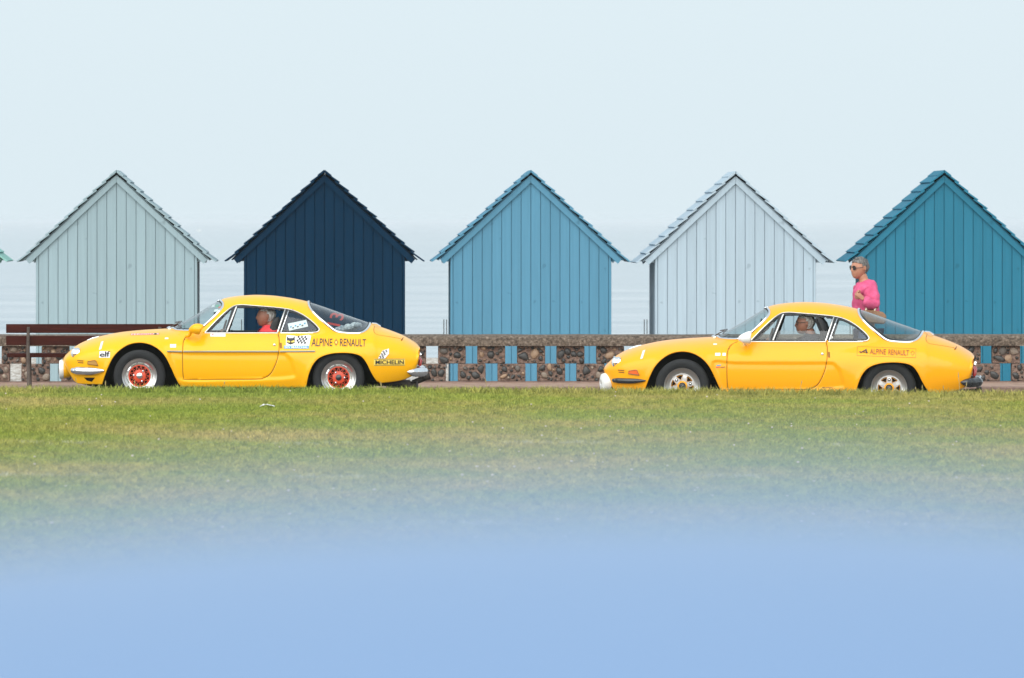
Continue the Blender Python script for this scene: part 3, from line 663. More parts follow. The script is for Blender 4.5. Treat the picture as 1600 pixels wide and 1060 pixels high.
WS = catmull(L2([(266, 512), (268.6, 514.2), (274, 516.2), (290, 517.2), (303, 516.6), (310, 514.3), (316, 510.8), (330, 498.3), (342, 485.6), (346.6, 478.5), (345.6, 474), (341, 470.3), (338, 468.8)]))
WSP = np.vstack([WS, L2([(335, 455), (250, 500)])])
RW = catmull(L2([(480.5, 470), (480.3, 474), (481.3, 479), (485, 485.5), (493, 494), (504, 503.3), (515, 512.2), (522, 517.2), (529, 520), (541, 521.3), (555, 521.8), (563.5, 520.8), (570.5, 517), (575.5, 511), (578, 505)]))
RWP = np.vstack([RW, L2([(586, 495), (484, 455)])])
DLO = catmull(L2([(319, 520.2), (338, 500), (352, 487), (360, 481), (367, 478), (378, 477.2), (392, 478.2), (420, 480.4), (445, 483.2), (460, 487), (475, 494.5), (489, 505.2), (496, 512.5), (497.6, 515.8), (495.6, 518.6), (491, 519.9), (480, 520.3)]))
DLOP = np.vstack([DLO, L2([(319, 520.3)])]); DLOC = np.vstack([DLO, dense(L2([(480, 520.3), (319, 520.3)]))])
QL = np.array(L2([(325.5, 518.6), (358, 484.3), (360.5, 484), (349.8, 518.6)]))
DW = np.array(list(dense(L2([(368.3, 480.6), (392, 480.6), (420, 482.8), (442, 485.4), (431.2, 518.8), (355.5, 518.8), (368.3, 480.6)]))))
QW = np.array(list(catmull(L2([(450.5, 487.3), (460, 489.6), (474, 496.8), (487, 506.8), (493.6, 513.2), (494.4, 516), (491, 518), (480, 518.4), (439.6, 518.4)])))) 
QWc = np.vstack([QW, dense([QW[-1], QW[0]])])
DOOR = catmull(L2([(300, 520.6), (292, 524.5), (286.8, 531), (285, 540), (284.7, 560), (285.5, 583), (287, 591.5), (291, 593.2), (340, 593.4), (400, 592.8), (412, 591), (422, 584.5), (429.5, 571), (433.8, 556), (435.6, 540), (435, 528), (433, 520.6)]))
DOORP = DOOR
DOORC = np.vstack([DOOR, dense(L2([(433, 520.6), (300, 520.6)]))])
REC = catmull(L2([(262, 549.6), (300, 549.8), (380, 549.9), (438, 549.8), (447, 551.3), (455, 560), (460.5, 574), (463.3, 586.5), (460, 591), (450, 592.8), (430, 594.3), (360, 596.2), (290, 597), (272, 585)]), True)
RECP = REC
def mod_recess(x, z):
    d = near(REC, x, z); ins = inside(RECP, x, z)
    return -0.020 * np.where(ins, sstep(0.0, 0.035, d), 0)
def mod_lip(x, z):
    d = np.minimum(near(ARCH_F, x, z), near(ARCH_R, x, z)); r = near(ARCH_R, x, z)
    return 0.013 * np.exp(-(d / 0.028) ** 2) + 0.012 * np.exp(-(r / 0.09) ** 2)
def sports_shell():
    return Shell(s0=c2(96.3, 0)[0], s1=c2(655.7, 0)[0], TL=TLt, TC=TCt, B=Bt, Wm=Wmt, Wc=Wct, zm=zmt, nl=2.35, nc=2.45, zb=0.52, tuck=0.09, mods=[mod_recess, mod_lip])

def conform(sh, uv, faces, mb, mi=0, side=-1, off=0.003):
    mb.add(sh.line(uv, side, off), faces, mi)
def rect_uv(p00, p10, p11, p01, nu=8, nv=4):
    uv = []
    for j in range(nv + 1):
        for i in range(nu + 1):
            a, b = i / nu, j / nv
            uv.append(tuple((1 - b) * ((1 - a) * p00[k] + a * p10[k]) + b * ((1 - a) * p01[k] + a * p11[k]) for k in (0, 1)))
    return uv, [(j * (nu + 1) + i, j * (nu + 1) + i + 1, (j + 1) * (nu + 1) + i + 1, (j + 1) * (nu + 1) + i) for j in range(nv) for i in range(nu)]
def text_uv(t, p00, p10, p11, p01):
    u, f = text_mesh(t)
    return [tuple((1 - b) * ((1 - a) * p00[k] + a * p10[k]) + b * ((1 - a) * p01[k] + a * p11[k]) for k in (0, 1)) for a, b in u], f

def tyre_profile(R0, Ri, w):
    return [(Ri, -w * .42), (Ri + 0.012, -w * .47), ((R0 + Ri) / 2, -w * .52), (R0 - 0.022, -w * .49), (R0 - 0.006, -w * .42), (R0, -w * .32), (R0, w * .32), (R0 - 0.02, w * .48), ((R0 + Ri) / 2, w * .52), (Ri, w * .42)]
def wheel(parent, x, y, style, side, ang=0.0):
    """axis along y; outer face towards side"""
    wp = empty('wheel_tmp'); COL.objects.unlink(wp); bpy.data.objects.remove(wp)
    c = (x, y, 0.274); sg = -side      # profile t<0 is outside; sgn flips it
    mb = MB(); rimr = 0.187
    mb.lathe([(rimr, -0.080), (rimr + 0.004, -0.074), (rimr - 0.004, -0.066), (rimr - 0.016, -0.060), (rimr - 0.022, -0.040), (rimr - 0.044, -0.028), (0.128, -0.022), (0.118, -0.020)], c, 'y', 48, 0, sgn=sg)
    mb.lathe([(rimr, -0.08), (rimr - 0.006, 0.07), (0.05, 0.06)], c, 'y', 32, 1, sgn=sg)
    wh = mb.build('wheel', [M['satin'], M['well']], parent)
    MB().lathe(tyre_profile(0.275, rimr - 0.002, 0.185), c, 'y', 56, sgn=sg).build('tyre', M['tyre'], wh)
    def at(r, a, t): return (c[0] + math.cos(a) * r, c[1] + t * sg, c[2] + math.sin(a) * r)
    # dark dish behind the spokes
    MB().lathe([(0.135, -0.008), (0.01, -0.006)], c, 'y', 32, sgn=sg).build('brake_disc', M['well'], wh)
    if style == 'orange':
        MB().lathe([(0.001, -0.034), (0.050, -0.034), (0.064, -0.031), (0.067, -0.022)], c, 'y', 32, sgn=sg).lathe([(0.104, -0.022), (0.106, -0.026), (0.117, -0.026), (0.118, -0.018)], c, 'y', 40, sgn=sg).build('wheel_centre', M['orange'], wh)
        sp = MB(); n = 13
        for k in range(n):
            a = ang + 2 * math.pi * k / n
            for d in (-1, 1):
                sp.tube([at(0.060, a, -0.026), at(0.112, a + d * math.pi / n * 0.95, -0.023)], 0.0036, 4)
        sp.build('spokes', M['orange'], wh)
        for k in range(3):
            a = ang + 0.75 + 2 * math.pi * k / 3
            MB().ball(at(0.062, a, -0.036), (0.011, 0.008, 0.011), 10).build('wheel_nut', M['chrome'], wh)
        MB().lathe([(0.034, -0.030), (0.030, -0.048), (0.012, -0.054), (0.001, -0.055)], c, 'y', 24, sgn=sg).build('hub_cap', M['chrome'] if x < 1 else M['blackgloss'], wh)
        bl = MB()
        for k in range(12):
            a = ang + 2 * math.pi * k / 12
            p0, p1 = a + 0.06, a + 0.46
            arc = [at(0.132, p0 + (p1 - p0) * q / 5, -0.027) for q in range(6)]
            bl.tube(arc, 0.0065, 4)
        bl.build('rim_segments', M['chrome'], wh)
        bt = MB()
        for k in range(12):
            bt.ball(at(0.139, ang + 0.0 + 2 * math.pi * k / 12, -0.03), 0.0045, 6)
        bt.build('rim_bolts', M['alloy_dull'], wh)
        # worn red print on the lip
        tt = MB()
        for k in range(9):
            a = 1.15 - k * 0.085; tt.tube([at(0.149, a, -0.045), at(0.160, a - 0.03, -0.049)], 0.0035, 4)
        tt.build('rim_marking', M['redink'], wh)
    else:
        MB().lathe([(0.100, -0.012), (0.048, -0.014)], c, 'y', 32, sgn=sg).build('wheel_disc', M['alloy_dull'], wh)
        n = 6; sp = MB()
        for k in range(n):
            a = ang + 2 * math.pi * k / n; w0, w1 = 0.22, 0.215
            q = [at(0.050, a - 0.30, -0.026), at(0.050, a + 0.30, -0.026), at(0.085, a + 0.20, -0.026), at(0.122, a + w1, -0.022), at(0.122, a - w1, -0.022), at(0.085, a - 0.20, -0.026)]
            b_ = [(p[0], p[1] + 0.02 * sg, p[2]) for p in q]
            sp.add(q + b_, [(0, 1, 2, 3, 4, 5)] + [(i, (i + 1) % 6, 6 + (i + 1) % 6, 6 + i) for i in range(6)])
        sp.lathe([(0.116, -0.024), (0.130, -0.024)], c, 'y', 40, sgn=sg)
        sp.build('spokes', M['alloy_dull'], wh, smooth=False)
        for k in range(n):
            a = ang + math.pi / n + 2 * math.pi * k / n
            tri = [at(0.062, a, -0.029), at(0.112, a + 0.29, -0.029), at(0.112, a - 0.29, -0.029)]
            MB().add(tri + [(p[0], p[1] + 0.004 * sg, p[2]) for p in tri], [(0, 1, 2), (0, 1, 4, 3), (1, 2, 5, 4), (2, 0, 3, 5)]).build('vent_hole', M['well'], wh, smooth=False)
            MB().tube([(p[0], p[1] - 0.004 * sg, p[2]) for p in tri], 0.0035, 4, True).build('hole_outline', M['amber'], wh)
        MB().lathe([(0.054, -0.022), (0.050, -0.034), (0.036, -0.038)], c, 'y', 28, sgn=sg).build('hub_ring', M['amber'], wh)
        MB().lathe([(0.034, -0.030), (0.034, -0.044), (0.026, -0.052), (0.001, -0.053)], c, 'y', 24, sgn=sg).build('hub_cap', M['blackgloss'], wh)
        MB().tube([at(0.012, 0.6, -0.054), at(0.012, 3.74, -0.054)], 0.003, 4).build('hub_emblem', M['satin'], wh)
        for k in range(3):
            a = ang + math.pi / 3 + 2 * math.pi * k / 3
            MB().lathe([(0.016, -0.024), (0.015, -0.030), (0.009, -0.030)], at(0.084, a, 0), 'y', 14, sgn=sg).build('nut_recess', M['blackgloss'], wh)
            MB().ball(at(0.084, a, -0.033), (0.009, 0.007, 0.009), 8).build('wheel_nut', M['chrome'], wh)
        bt = MB()
        for k in range(18):
            bt.ball(at(0.138, ang + 2 * math.pi * k / 18, -0.03), 0.004, 6)
        bt.build('rim_bolts', M['alloy_dull'], wh)
    MB().tube([at(0.162, -2.35, -0.05), at(0.170, -2.35, -0.075)], 0.005, 6).build('valve', M['black'], wh)
    return wh

_shared = {}
def sports_car(loc, pm, style, label, left, yaw=0.0):
    car = empty('sports_car', loc, label, 'car', None, (0, R(0.5), yaw))
    sh = sports_shell()
    curves = [ARCH_F, ARCH_R, DOORC, REC[:1], QWc, DW, np.array(dense(list(QL) + [QL[0]])), DLOC, WS, RW]
    regions = [('arch_front', archpoly(ARCH_F)), ('arch_rear', archpoly(ARCH_R)), ('quarter_light', QL), ('door_window', DW), ('rear_quarter_window', QW), ('window_surround', DLOP), ('windscreen', WSP), ('rear_window', RWP), ('door', DOORP)]
    if 'g' in _shared: sh.S, sh.Z, sh.Y, sh.lab, sh.names = _shared['g']
    else: sh.grid(236, 84, curves, regions); _shared['g'] = (sh.S, sh.Z, sh.Y, sh.lab, sh.names)
    body = sh.panel(None, 'body', [pm, M['lining']], car)
    doors = {}
    for sd in (-1, 1):
        d = sh.panel('door', 'door', [pm, M['lining']], car, (sd,)); doors[sd] = d
        fr = sh.panel('window_surround', 'window_surround', [M['black']], d, (sd,), off=0.006)
        def pane(poly, name, par):
            uv, f = refine([tuple(q) for q in poly], [tuple(range(len(poly)))], 3); a_ = np.array(uv); w_ = sh.W(a_[:, 0], a_[:, 1], True) - 0.010
            return MB().add([(p[0], sd * float(q), p[1]) for p, q in zip(a_, w_)], f).build(name, M['glass'], par, autosm=180)
        pane(QL, 'quarter_light', d); pane(QW[::6], 'rear_quarter_window', car)
        if sd > 0: pane(DW[:-1:8], 'door_window', d)
        if sd < 0 and not left:        # wound half down
            xs = np.linspace(c2(357, 0)[0], c2(434, 0)[0], 16); v = []; f = []
            for j in range(5):
                for i, x in enumerate(xs):
                    z0, z1 = c2(400, 519)[1], c2(400, 504.5)[1]; zz = z0 + (z1 - z0) * j / 4
                    xx = x + (zz - z0) * 0.33; v.append((xx, sd * (float(sh.W(xx, zz, True)) - 0.012), zz))
            f = [(j * 16 + i, j * 16 + i + 1, (j + 1) * 16 + i + 1, (j + 1) * 16 + i) for j in range(4) for i in range(15)]
            MB().add(v, f).build('door_window', M['glassdark'], d)
        # seams and trims
        MB().tube(sh.line(dense(DOOR, 0.01)[::2], sd, -0.0015), 0.0042, 5).build('door_gap', M['seam'], d)
        MB().tube(sh.line(DLOC[:len(DLO)][::3], sd, 0.001), 0.0072, 6).build('window_trim', M['satin'], body)
        MB().tube(sh.line(dense(L2([(319, 520.8), (433, 520.8)]), 0.03), sd, 0.001), 0.0055, 5).build('waist_trim', M['satin'], d)
        MB().tube(sh.line(dense(L2([(437, 520.8), (488, 520.8)]), 0.03), sd, 0.001), 0.0055, 5).build('waist_trim', M['chrome'], body)
        MB().tube(sh.line(dense(L2([(367.5, 480.5), (353.3, 519)]), 0.03), sd, 0.002), 0.0145, 6, flat=0.5).build('window_pillar', M['white'], d)
        MB().tube(sh.line(dense(L2([(444, 484.6), (432.6, 519.6)]), 0.03), sd, 0.002), 0.0095, 6).build('door_frame', M['satin'], d)
        MB().tube(sh.line(dense(L2([(449.3, 486.6), (438, 519)]), 0.03), sd, 0.002), 0.0065, 6).build('quarter_frame', M['chrome'], body)
        if left:
            MB().tube(sh.line(dense(L2([(260.5, 549.3), (283.5, 549.6)]), 0.03), sd, 0.004), 0.008, 6).build('side_moulding', M['satin'], body)
            MB().tube(sh.line(dense(L2([(286, 549.6), (434, 549.6)]), 0.03), sd, 0.004), 0.008, 6).build('side_moulding', M['satin'], d)
            MB().tube(sh.line(dense(L2([(436.5, 549.6), (491.5, 549.2)]), 0.03), sd, 0.004), 0.008, 6).build('side_moulding', M['satin'], body)
        # door button and catch
        q = sh.on(*c2(428, 539.3), sd)
        MB().lathe([(0.014, 0.0), (0.014, 0.006), (0.010, 0.010), (0.001, 0.011)], (q.x, q.y, q.z), 'y', 14, sgn=sd).build('door_handle', M['chrome'], d)
        uv, f = rect_uv(c2(437, 544.5), c2(439.8, 544.5), c2(439.3, 536), c2(436.5, 536), 2, 3); mb = MB(); conform(sh, uv, f, mb, 0, sd, 0.002); mb.build('door_catch', M['seam'], body)
        # wheel wells
        for a_, nm in ((ARCH_F, 0), (ARCH_R, 1)):
            p = a_[::6]; n = len(p); v = []; cxm = p[:, 0].mean()
            ww = sh.W(p[:, 0], np.maximum(p[:, 1], sh.B(p[:, 0]) + 0.005)) - 0.014
            for (yy, k) in ((None, 1.0), (0.30, 1.02)):
                for q_, w0_ in zip(p, ww):
                    X_ = cxm + (q_[0] - cxm) * k; Z_ = q_[1] * k
                    v.append((X_, sd * (float(w0_) if yy is None else yy), Z_))
            f = [(i, i + 1, n + i + 1, n + i) for i in range(n - 1)] + [tuple(range(n, 2 * n))]
            MB().add(v, f).build('wheel_well', M['well'], body)
            pl_ = a_[6:-6:5]; MB().tube(sh.line([(q_[0], max(q_[1], float(sh.B(q_[0])) + 0.006)) for q_ in pl_], sd, -0.004), 0.0075, 6).build('arch_lip', pm, body, autosm=180)
        # headlamp, driving lamp, indicator, vents
        hl = sh.on(*c2(118, 552), sd); hy = sd * 0.36
        ring = MB(); 
        def disc_pts(c_, r_, n_=28, fw=Vector((-1, 0, 0.18)), sx=1.0):
            fw = fw.normalized(); u_ = Vector((0, 1, 0)); u_ = (u_ - fw * u_.dot(fw)).normalized(); v_ = fw.cross(u_)
            return [Vector(c_) + u_ * math.cos(2 * math.pi * k / n_) * r_ * sx + v_ * math.sin(2 * math.pi * k / n_) * r_ for k in range(n_)], fw
        fw = Vector((-1, sd * 0.10, 0.06)); c_ = Vector((c2(113.0, 0)[0], sd * (float(sh.W(*c2(117, 551.8))) - 0.020), c2(0, 551.8)[1]))
        pts, fw_ = disc_pts(c_, 0.058, 28, fw)
        hlm = MB(); hlm.tube(pts, 0.009, 8, True); hlm.tube([p + fw_ * -0.045 for p in pts], 0.008, 8, True)
        for i in range(28):
            pass
        back, _ = disc_pts(c_ - fw_ * 0.062, 0.060, 28, fw)
        k0 = len(hlm.v); hlm.add(pts + back, [(i, (i + 1) % 28, 28 + (i + 1) % 28, 28 + i) for i in range(28)])
        ho = hlm.build('headlight', M['chrome'], body)
        ln = MB(); mid = [c_ + fw_ * 0.028]; p1, _ = disc_pts(c_ + fw_ * 0.016, 0.038, 28, fw)
        ln.add(pts + p1 + mid, [(i, (i + 1) % 28, 28 + (i + 1) % 28, 28 + i) for i in range(28)] + [(28 + i, 28 + (i + 1) % 28, 56) for i in range(28)]); ln.build('lens', M['lens'], ho)
        uv, f = rect_uv(c2(153.6, 547.2), c2(157.3, 546), c2(160.3, 533.3), c2(156.5, 534.5), 3, 4); mb = MB(); conform(sh, uv, f, mb, 0, sd, 0.004); mb.build('side_repeater', M['lens'], body)
        for k_ in range(2):
            uv, f = rect_uv(c2(120.5 - k_, 567.6 - 3 * k_), c2(129.6, 568.4 - 3 * k_), c2(129.8, 566.6 - 3 * k_), c2(121 - k_, 566.2 - 3 * k_), 3, 1); mb = MB(); conform(sh, uv, f, mb, 0, sd, 0.0025); mb.build('nose_vent', M['seam'], body)
        mb = MB(); ind = [c2(136, 569.2), c2(136.5, 565), c2(147, 563.3), c2(149.3, 564.2), c2(152.8, 571.3)]
        k0 = [sh.on(a, b, sd, 0.014) for a, b in ind]; k1 = [sh.on(a, b, sd, -0.01) for a, b in ind]
        mb.add(k0 + k1, [(0, 1, 2, 3, 4)] + [(i, (i + 1) % 5, 5 + (i + 1) % 5, 5 + i) for i in range(5)])
        io = mb.build('indicator', M['goldlens'] if left else M['amberlens'], body, smooth=False)
        MB().tube(k0, 0.0035, 5, True).build('indicator_rim', M['seam'] if left else M['blackgloss'], io)
        uv, f = rect_uv(c2(135, 595), c2(143, 597), c2(148, 590.4), c2(130.5, 590.4), 5, 3); mb = MB(); conform(sh, uv, f, mb, 0, sd, 0.003)
        if left: mb.build('lower_intake', M['well'], body)
        # quarter bumpers
        bm_ = M['chrome'] if left else M['blackgloss']
        pts = []; rad = []
        for i in range(15):
            t = i / 14; px = 113 + 49.5 * t; x, z = c2(px, 579.3 + 0.8 * math.sin(t * 3.1))
            pts.append(sh.on(x, z, sd, 0.012)); rad.append((0.044 if left else 0.028) * min(1, 0.62 + t * 3) * (1 - max(0, (t - 0.45) / 0.58) ** 2.2 * 0.92))
        pts = [Vector((pts[0].x + 0.01, sd * 0.32, pts[0].z))] + pts; rad = [0.03 if left else 0.015] + rad
        MB().stube(pts, rad, 16, k=3).build('front_bumper', bm_, body, autosm=80)
        pts = []; rad = []
        for i in range(11):
            t = i / 10; px = 636 + 25.5 * t; x, z = c2(px, 581.5 + 0.6 * math.sin(t * 3))
            xx = min(x, c2(650, 0)[0]); y_ = float(sh.W(xx, z)) + 0.012 - max(0, t - 0.6) * 0.25
            pts.append(Vector((x, sd * y_, z))); rad.append(0.050 * min(1, 0.10 + (t * 1.9) ** 0.8))
        pts.append(Vector((pts[-1].x + 0.015, sd * 0.30, pts[-1].z))); rad.append(0.04)
        rbp = MB().stube(pts, rad, 16, k=3).build('rear_bumper', bm_, body, autosm=80)
        e_ = pts[-2]
        MB().tube([e_ + Vector((0.012, 0, 0.045)), e_ + Vector((0.036, 0.0, 0.0)), e_ + Vector((0.012, 0, -0.045))], 0.017, 8).build('overrider', M['blackgloss'] if left else M['chrome'], rbp)
        q = c2(654.5 if left else 655.2, 566)
        MB().tube([(q[0] - 0.01, sd * 0.47, q[1] + 0.055), (q[0] + 0.015, sd * 0.47, q[1] + 0.01), (q[0] + 0.006, sd * 0.47, q[1] - 0.045)], [0.014, 0.022, 0.018], 10).build('tail_light', M['redlens'], body)
        MB().tube([(q[0] - 0.02, sd * 0.47, q[1] + 0.085), (q[0] + 0.022, sd * 0.47, q[1] + 0.072)], 0.015, 8).build('number_plate_lamp', M['chrome'], body)
        # engine lid
        MB().tube(sh.line(dense(catmull(L2([(584.5, 510.6), (583.2, 515), (584, 520), (588, 523.3), (595, 524.8), (612, 527.6), (627, 530.4)])), 0.01)[::3], sd, -0.001), 0.003, 5).build('lid_gap', M['seam'], body)
        if left or sd < 0:
            MB().tube(sh.line(dense(L2([(626.5, 532.6), (629.4, 528.6)]), 0.01), sd, 0.004), [0.008, 0.008, 0.005, 0.004][:len(dense(L2([(626.5, 532.6), (629.4, 528.6)]), 0.01))], 6).build('lid_catch', M['seam'], body)
    # screens and their bright trims
    sh.panel('windscreen', 'windscreen', [M['glass']], car, off=0.006, thick=0)
    sh.panel('rear_window', 'rear_window', [M['glass']], car, off=0.006, thick=0)
    for cv, nm, rr in ((WS, 'windscreen_trim', 0.0125), (RW, 'rear_window_trim', 0.0135)):
        ln = sh.line([(a, min(b, float(sh.T(a)) - 1e-4)) for a, b in cv[::4]], -1, 0.003)
        loop = ln + [Vector((p.x, -p.y, p.z)) for p in reversed(ln)]
        MB().tube(loop, rr, 8, True).build(nm, M['chrome'], body)
        dk = sh.line([(a, min(b, float(sh.T(a)) - 1e-4)) for a, b in (cv[::4] + (cv.mean(0) - cv[::4]) * 0.035)], -1, -0.002)
        MB().tube(dk + [Vector((p.x, -p.y, p.z)) for p in reversed(dk)], rr * 0.8, 6, True).build(nm.replace('trim', 'seal'), M['black'], body)
    # lid hinge bar on top of the tail
    q0, q1 = c2(580.5, 507.5), c2(594, 512.4)
    hb = MB()
    for yy in (-0.22, 0.22):
        hb.tube([(q0[0], yy, q0[1] + 0.004), ((q0[0] + q1[0]) / 2, yy, (q0[1] + q1[1]) / 2 + 0.016), (q1[0], yy, q1[1] + 0.004)], 0.009, 6)
    hb.build('lid_hinge', M['chrome'], body)
    # bonnet catch and bright strip on the nose
    MB().tube([(c2(132.5, 0)[0], 0.0, c2(0, 533.6)[1] + 0.006), (c2(142, 0)[0], 0, c2(0, 529.8)[1] + 0.008), (c2(151, 0)[0], 0, c2(0, 526.8)[1] + 0.004)], [0.008, 0.009, 0.005], 8).build('nose_strip', M['chrome'], body)
    # wipers
    wp = MB()
    for yy in (-0.14, 0.20):
        b0 = Vector((c2(262, 0)[0], yy, c2(0, 511)[1])); wp.tube([b0 + Vector((-0.02, 0, -0.02)), b0, b0 + Vector((0.05, -0.05, 0.03)), b0 + Vector((0.13, -0.14, 0.065))], 0.005, 5)
        wp.tube([b0 + Vector((0.06, 0.10, 0.055)), b0 + Vector((0.13, -0.14, 0.069)), b0 + Vector((0.10, -0.26, 0.03))], 0.006, 5)
    wp.build('wiper', M['blackgloss'], body)
    wb = MB()
    for yy in (-0.14, 0.20): wb.ball((c2(262, 0)[0], yy, c2(0, 512)[1]), (0.03, 0.03, 0.02), 10)
    wb.build('wiper_boss', M['chrome'], body)
    # mirror on the near door
    if left:
        a, b = c2(304, 517); mb = MB()
        mb.stube([(a - 0.065, -0.66, b - 0.005), (a - 0.04, -0.685, b + 0.008), (a, -0.70, b + 0.018), (a + 0.05, -0.70, b + 0.016), (a + 0.068, -0.70, b + 0.008)], [0.008, 0.034, 0.055, 0.058, 0.048], 18)
        mb.stube([(a - 0.09, -0.60, b - 0.058), (a - 0.062, -0.65, b - 0.050), (a - 0.045, -0.685, b - 0.01)], [0.02, 0.016, 0.018], 10)
        mo = mb.build('wing_mirror', pm, doors[-1], autosm=70)
        MB().lathe([(0.045, 0), (0.001, 0.001)], (a + 0.0685, -0.70, b + 0.008), 'x', 18).build('mirror_glass', M['chrome'], mo)
    else:
        a, b = c2(312.5, 517.5); mb = MB()
        mb.stube([(a - 0.065, -0.69, b - 0.012), (a - 0.045, -0.70, b + 0.004), (a, -0.71, b + 0.014), (a + 0.042, -0.71, b + 0.022), (a + 0.054, -0.71, b + 0.022)], [0.010, 0.040, 0.056, 0.064, 0.058], 18)
        mb.tube([(a - 0.01, -0.62, b - 0.05), (a, -0.69, b - 0.02)], 0.016, 8)
        mo = mb.build('wing_mirror', M['white'], doors[-1], autosm=70)
        MB().lathe([(0.055, 0), (0.001, 0.001)], (a + 0.055, -0.71, b + 0.022), 'x', 18).build('mirror_glass', M['chrome'], mo)
    # extra lamps on the nose
    for sd in (-1, 1):
        if left:
            a, b = c2(94.5, 578.3)
            mb = MB().lathe([(0.030, 0.165), (0.066, 0.13), (0.088, 0.08), (0.095, 0.03), (0.097, 0.0)], (a, sd * 0.31, b), 'x', 28)
            lo_ = mb.build('spot_lamp', pm, body)
            MB().lathe([(0.097, 0.022), (0.100, 0.018), (0.100, -0.020), (0.092, -0.026), (0.086, -0.020)], (a, sd * 0.31, b), 'x', 28).build('lamp_ring', M['white'], lo_)
            MB().lathe([(0.088, -0.018), (0.05, -0.032), (0.001, -0.038)], (a, sd * 0.31, b), 'x', 24).build('lens', M['blackgloss'], lo_)
            MB().tube([(a + 0.12, sd * 0.31, b - 0.06), (a + 0.17, sd * 0.31, b - 0.085), (a + 0.24, sd * 0.31, b - 0.05)], 0.014, 6).build('lamp_bracket', M['black'], lo_)
        else:
            a, b = c2(99, 583); rot = Matrix.Rotation(R(20) * (1 if sd < 0 else -1), 4, 'Z'); cc = Vector((a, sd * 0.42, b))
            def lat(prof, name, mt, par):
                mb = MB().lathe(prof, (0, 0, 0), 'x', 28); mb.v = [tuple(rot @ Vector(p) + cc) for p in mb.v]; return mb.build(name, mt, par)
            lo_ = lat([(0.020, 0.13), (0.06, 0.115), (0.085, 0.07), (0.092, 0.025)], 'spot_lamp', M['blackgloss'], body)
            lat([(0.095, 0.045), (0.096, 0.0), (0.090, -0.028), (0.055, -0.040), (0.030, -0.044), (0.026, -0.038), (0.001, -0.038)], 'lamp_cover', M['white'], lo_)
            lat([(0.024, -0.0385), (0.016, -0.041), (0.001, -0.041)], 'cover_emblem', M['alloy_dull'], lo_)
            MB().tube([cc + Vector((0.07, 0, -0.06)), cc + Vector((0.13, 0, -0.07)), cc + Vector((0.2, 0, -0.03))], 0.014, 6).build('lamp_bracket', M['black'], lo_)
    # floor, cabin, seats
    fl_ = MB(); z0 = 0.155
    fl_.add([(x, s_ * (float(Wmt(x)) * 0.86), z0 + (0.06 if x < -0.5 else 0) + (0.05 if x > 2.4 else 0)) for x in np.linspace(-0.68, 2.78, 14) for s_ in (-1, 1)], [(2 * i, 2 * i + 1, 2 * i + 3, 2 * i + 2) for i in range(13)])
    fp = fl_.build('floor_pan', M['well'], car); fp.modifiers.new('t', 'SOLIDIFY').thickness = 0.02
    MB().tube([(c2(300, 0)[0], -0.52, 0.66), (c2(300, 0)[0] - 0.04, 0, 0.69), (c2(300, 0)[0], 0.52, 0.66)], [0.06, 0.075, 0.06], 10).build('dashboard', M['lining'], car)
    MB().box(c2(440, 0)[0], c2(478, 0)[0], -0.56, 0.56, 0.40, 0.60).build('rear_bulkhead', M['lining'], car)
    MB().box(c2(478, 0)[0], c2(575, 0)[0], -0.50, 0.50, 0.52, 0.66).build('engine_cover', M['lining'], car, bevel=0.02)
    swc = Vector((c2(345, 0)[0], -0.31, c2(0, 522.5)[1])); 
    ring = [swc + Vector((0.045 * math.sin(t), 0.165 * math.cos(t), 0.16 * math.sin(t))) for t in np.linspace(0, 2 * math.pi, 28, endpoint=False)]
    sw = MB().tube(ring, 0.011, 8, True); sw.tube([swc + Vector((0, 0.16, 0)), swc, swc + Vector((0, -0.16, 0))], 0.009, 6); sw.tube([swc, swc + Vector((-0.25, 0, -0.07))], 0.02, 8); sw.build('steering_wheel', M['blackgloss'], car)
    for yy in (-0.31, 0.31):
        bz_ = 0.92 if left else 0.99
        sb_ = [(c2(392, 0)[0], 0.30), (c2(402, 0)[0], 0.50), (c2(424, 0)[0], bz_ - 0.06), (c2(430, 0)[0], bz_), (c2(438, 0)[0], bz_ - 0.03), (c2(426, 0)[0], 0.55), (c2(412, 0)[0], 0.30)]
        if not left:
            sb_ = [(c2(392, 0)[0], 0.30), (c2(404, 0)[0], 0.50), (c2(425, 0)[0], 0.80), (c2(417, 0)[0], 0.93), (c2(414, 0)[0], 0.99), (c2(419, 0)[0], 1.0), (c2(430, 0)[0], 0.95), (c2(438, 0)[0], 0.80), (c2(428, 0)[0], 0.55), (c2(412, 0)[0], 0.30)]
        if not (left and yy > 0):
            MB().prism(sb_, yy - 0.20, yy + 0.20).build('seat_back', M['seat'], car, bevel=0.03)
        MB().box(c2(345, 0)[0], c2(405, 0)[0], yy - 0.22, yy + 0.22, 0.18, 0.34).build('seat_cushion', M['seat'], car, bevel=0.03)
    mr_ = c2(333, 491); MB().ball((mr_[0], 0, mr_[1]), (0.012, 0.09, 0.03), 10).build('inside_mirror', M['black'], car)
    # exhaust
    ex = MB(); e0 = c2(648, 603)
    if left:
        ex.tube([(e0[0] - 0.30, -0.30, e0[1] + 0.0), (e0[0] - 0.05, -0.32, e0[1] - 0.005), (e0[0] + 0.03, -0.34, e0[1])], [0.03, 0.042, 0.045], 12)
        ex.tube([(e0[0] - 0.02, -0.15, e0[1] + 0.02), (e0[0] + 0.07, -0.15, e0[1] + 0.055), (e0[0] + 0.12, -0.15, e0[1] + 0.08)], [0.03, 0.032, 0.034], 12)
        ex.tube([(e0[0] + 0.10, -0.15, e0[1] + 0.08), (e0[0] + 0.165, -0.15, e0[1] + 0.10)], [0.042, 0.046], 12)
    else:
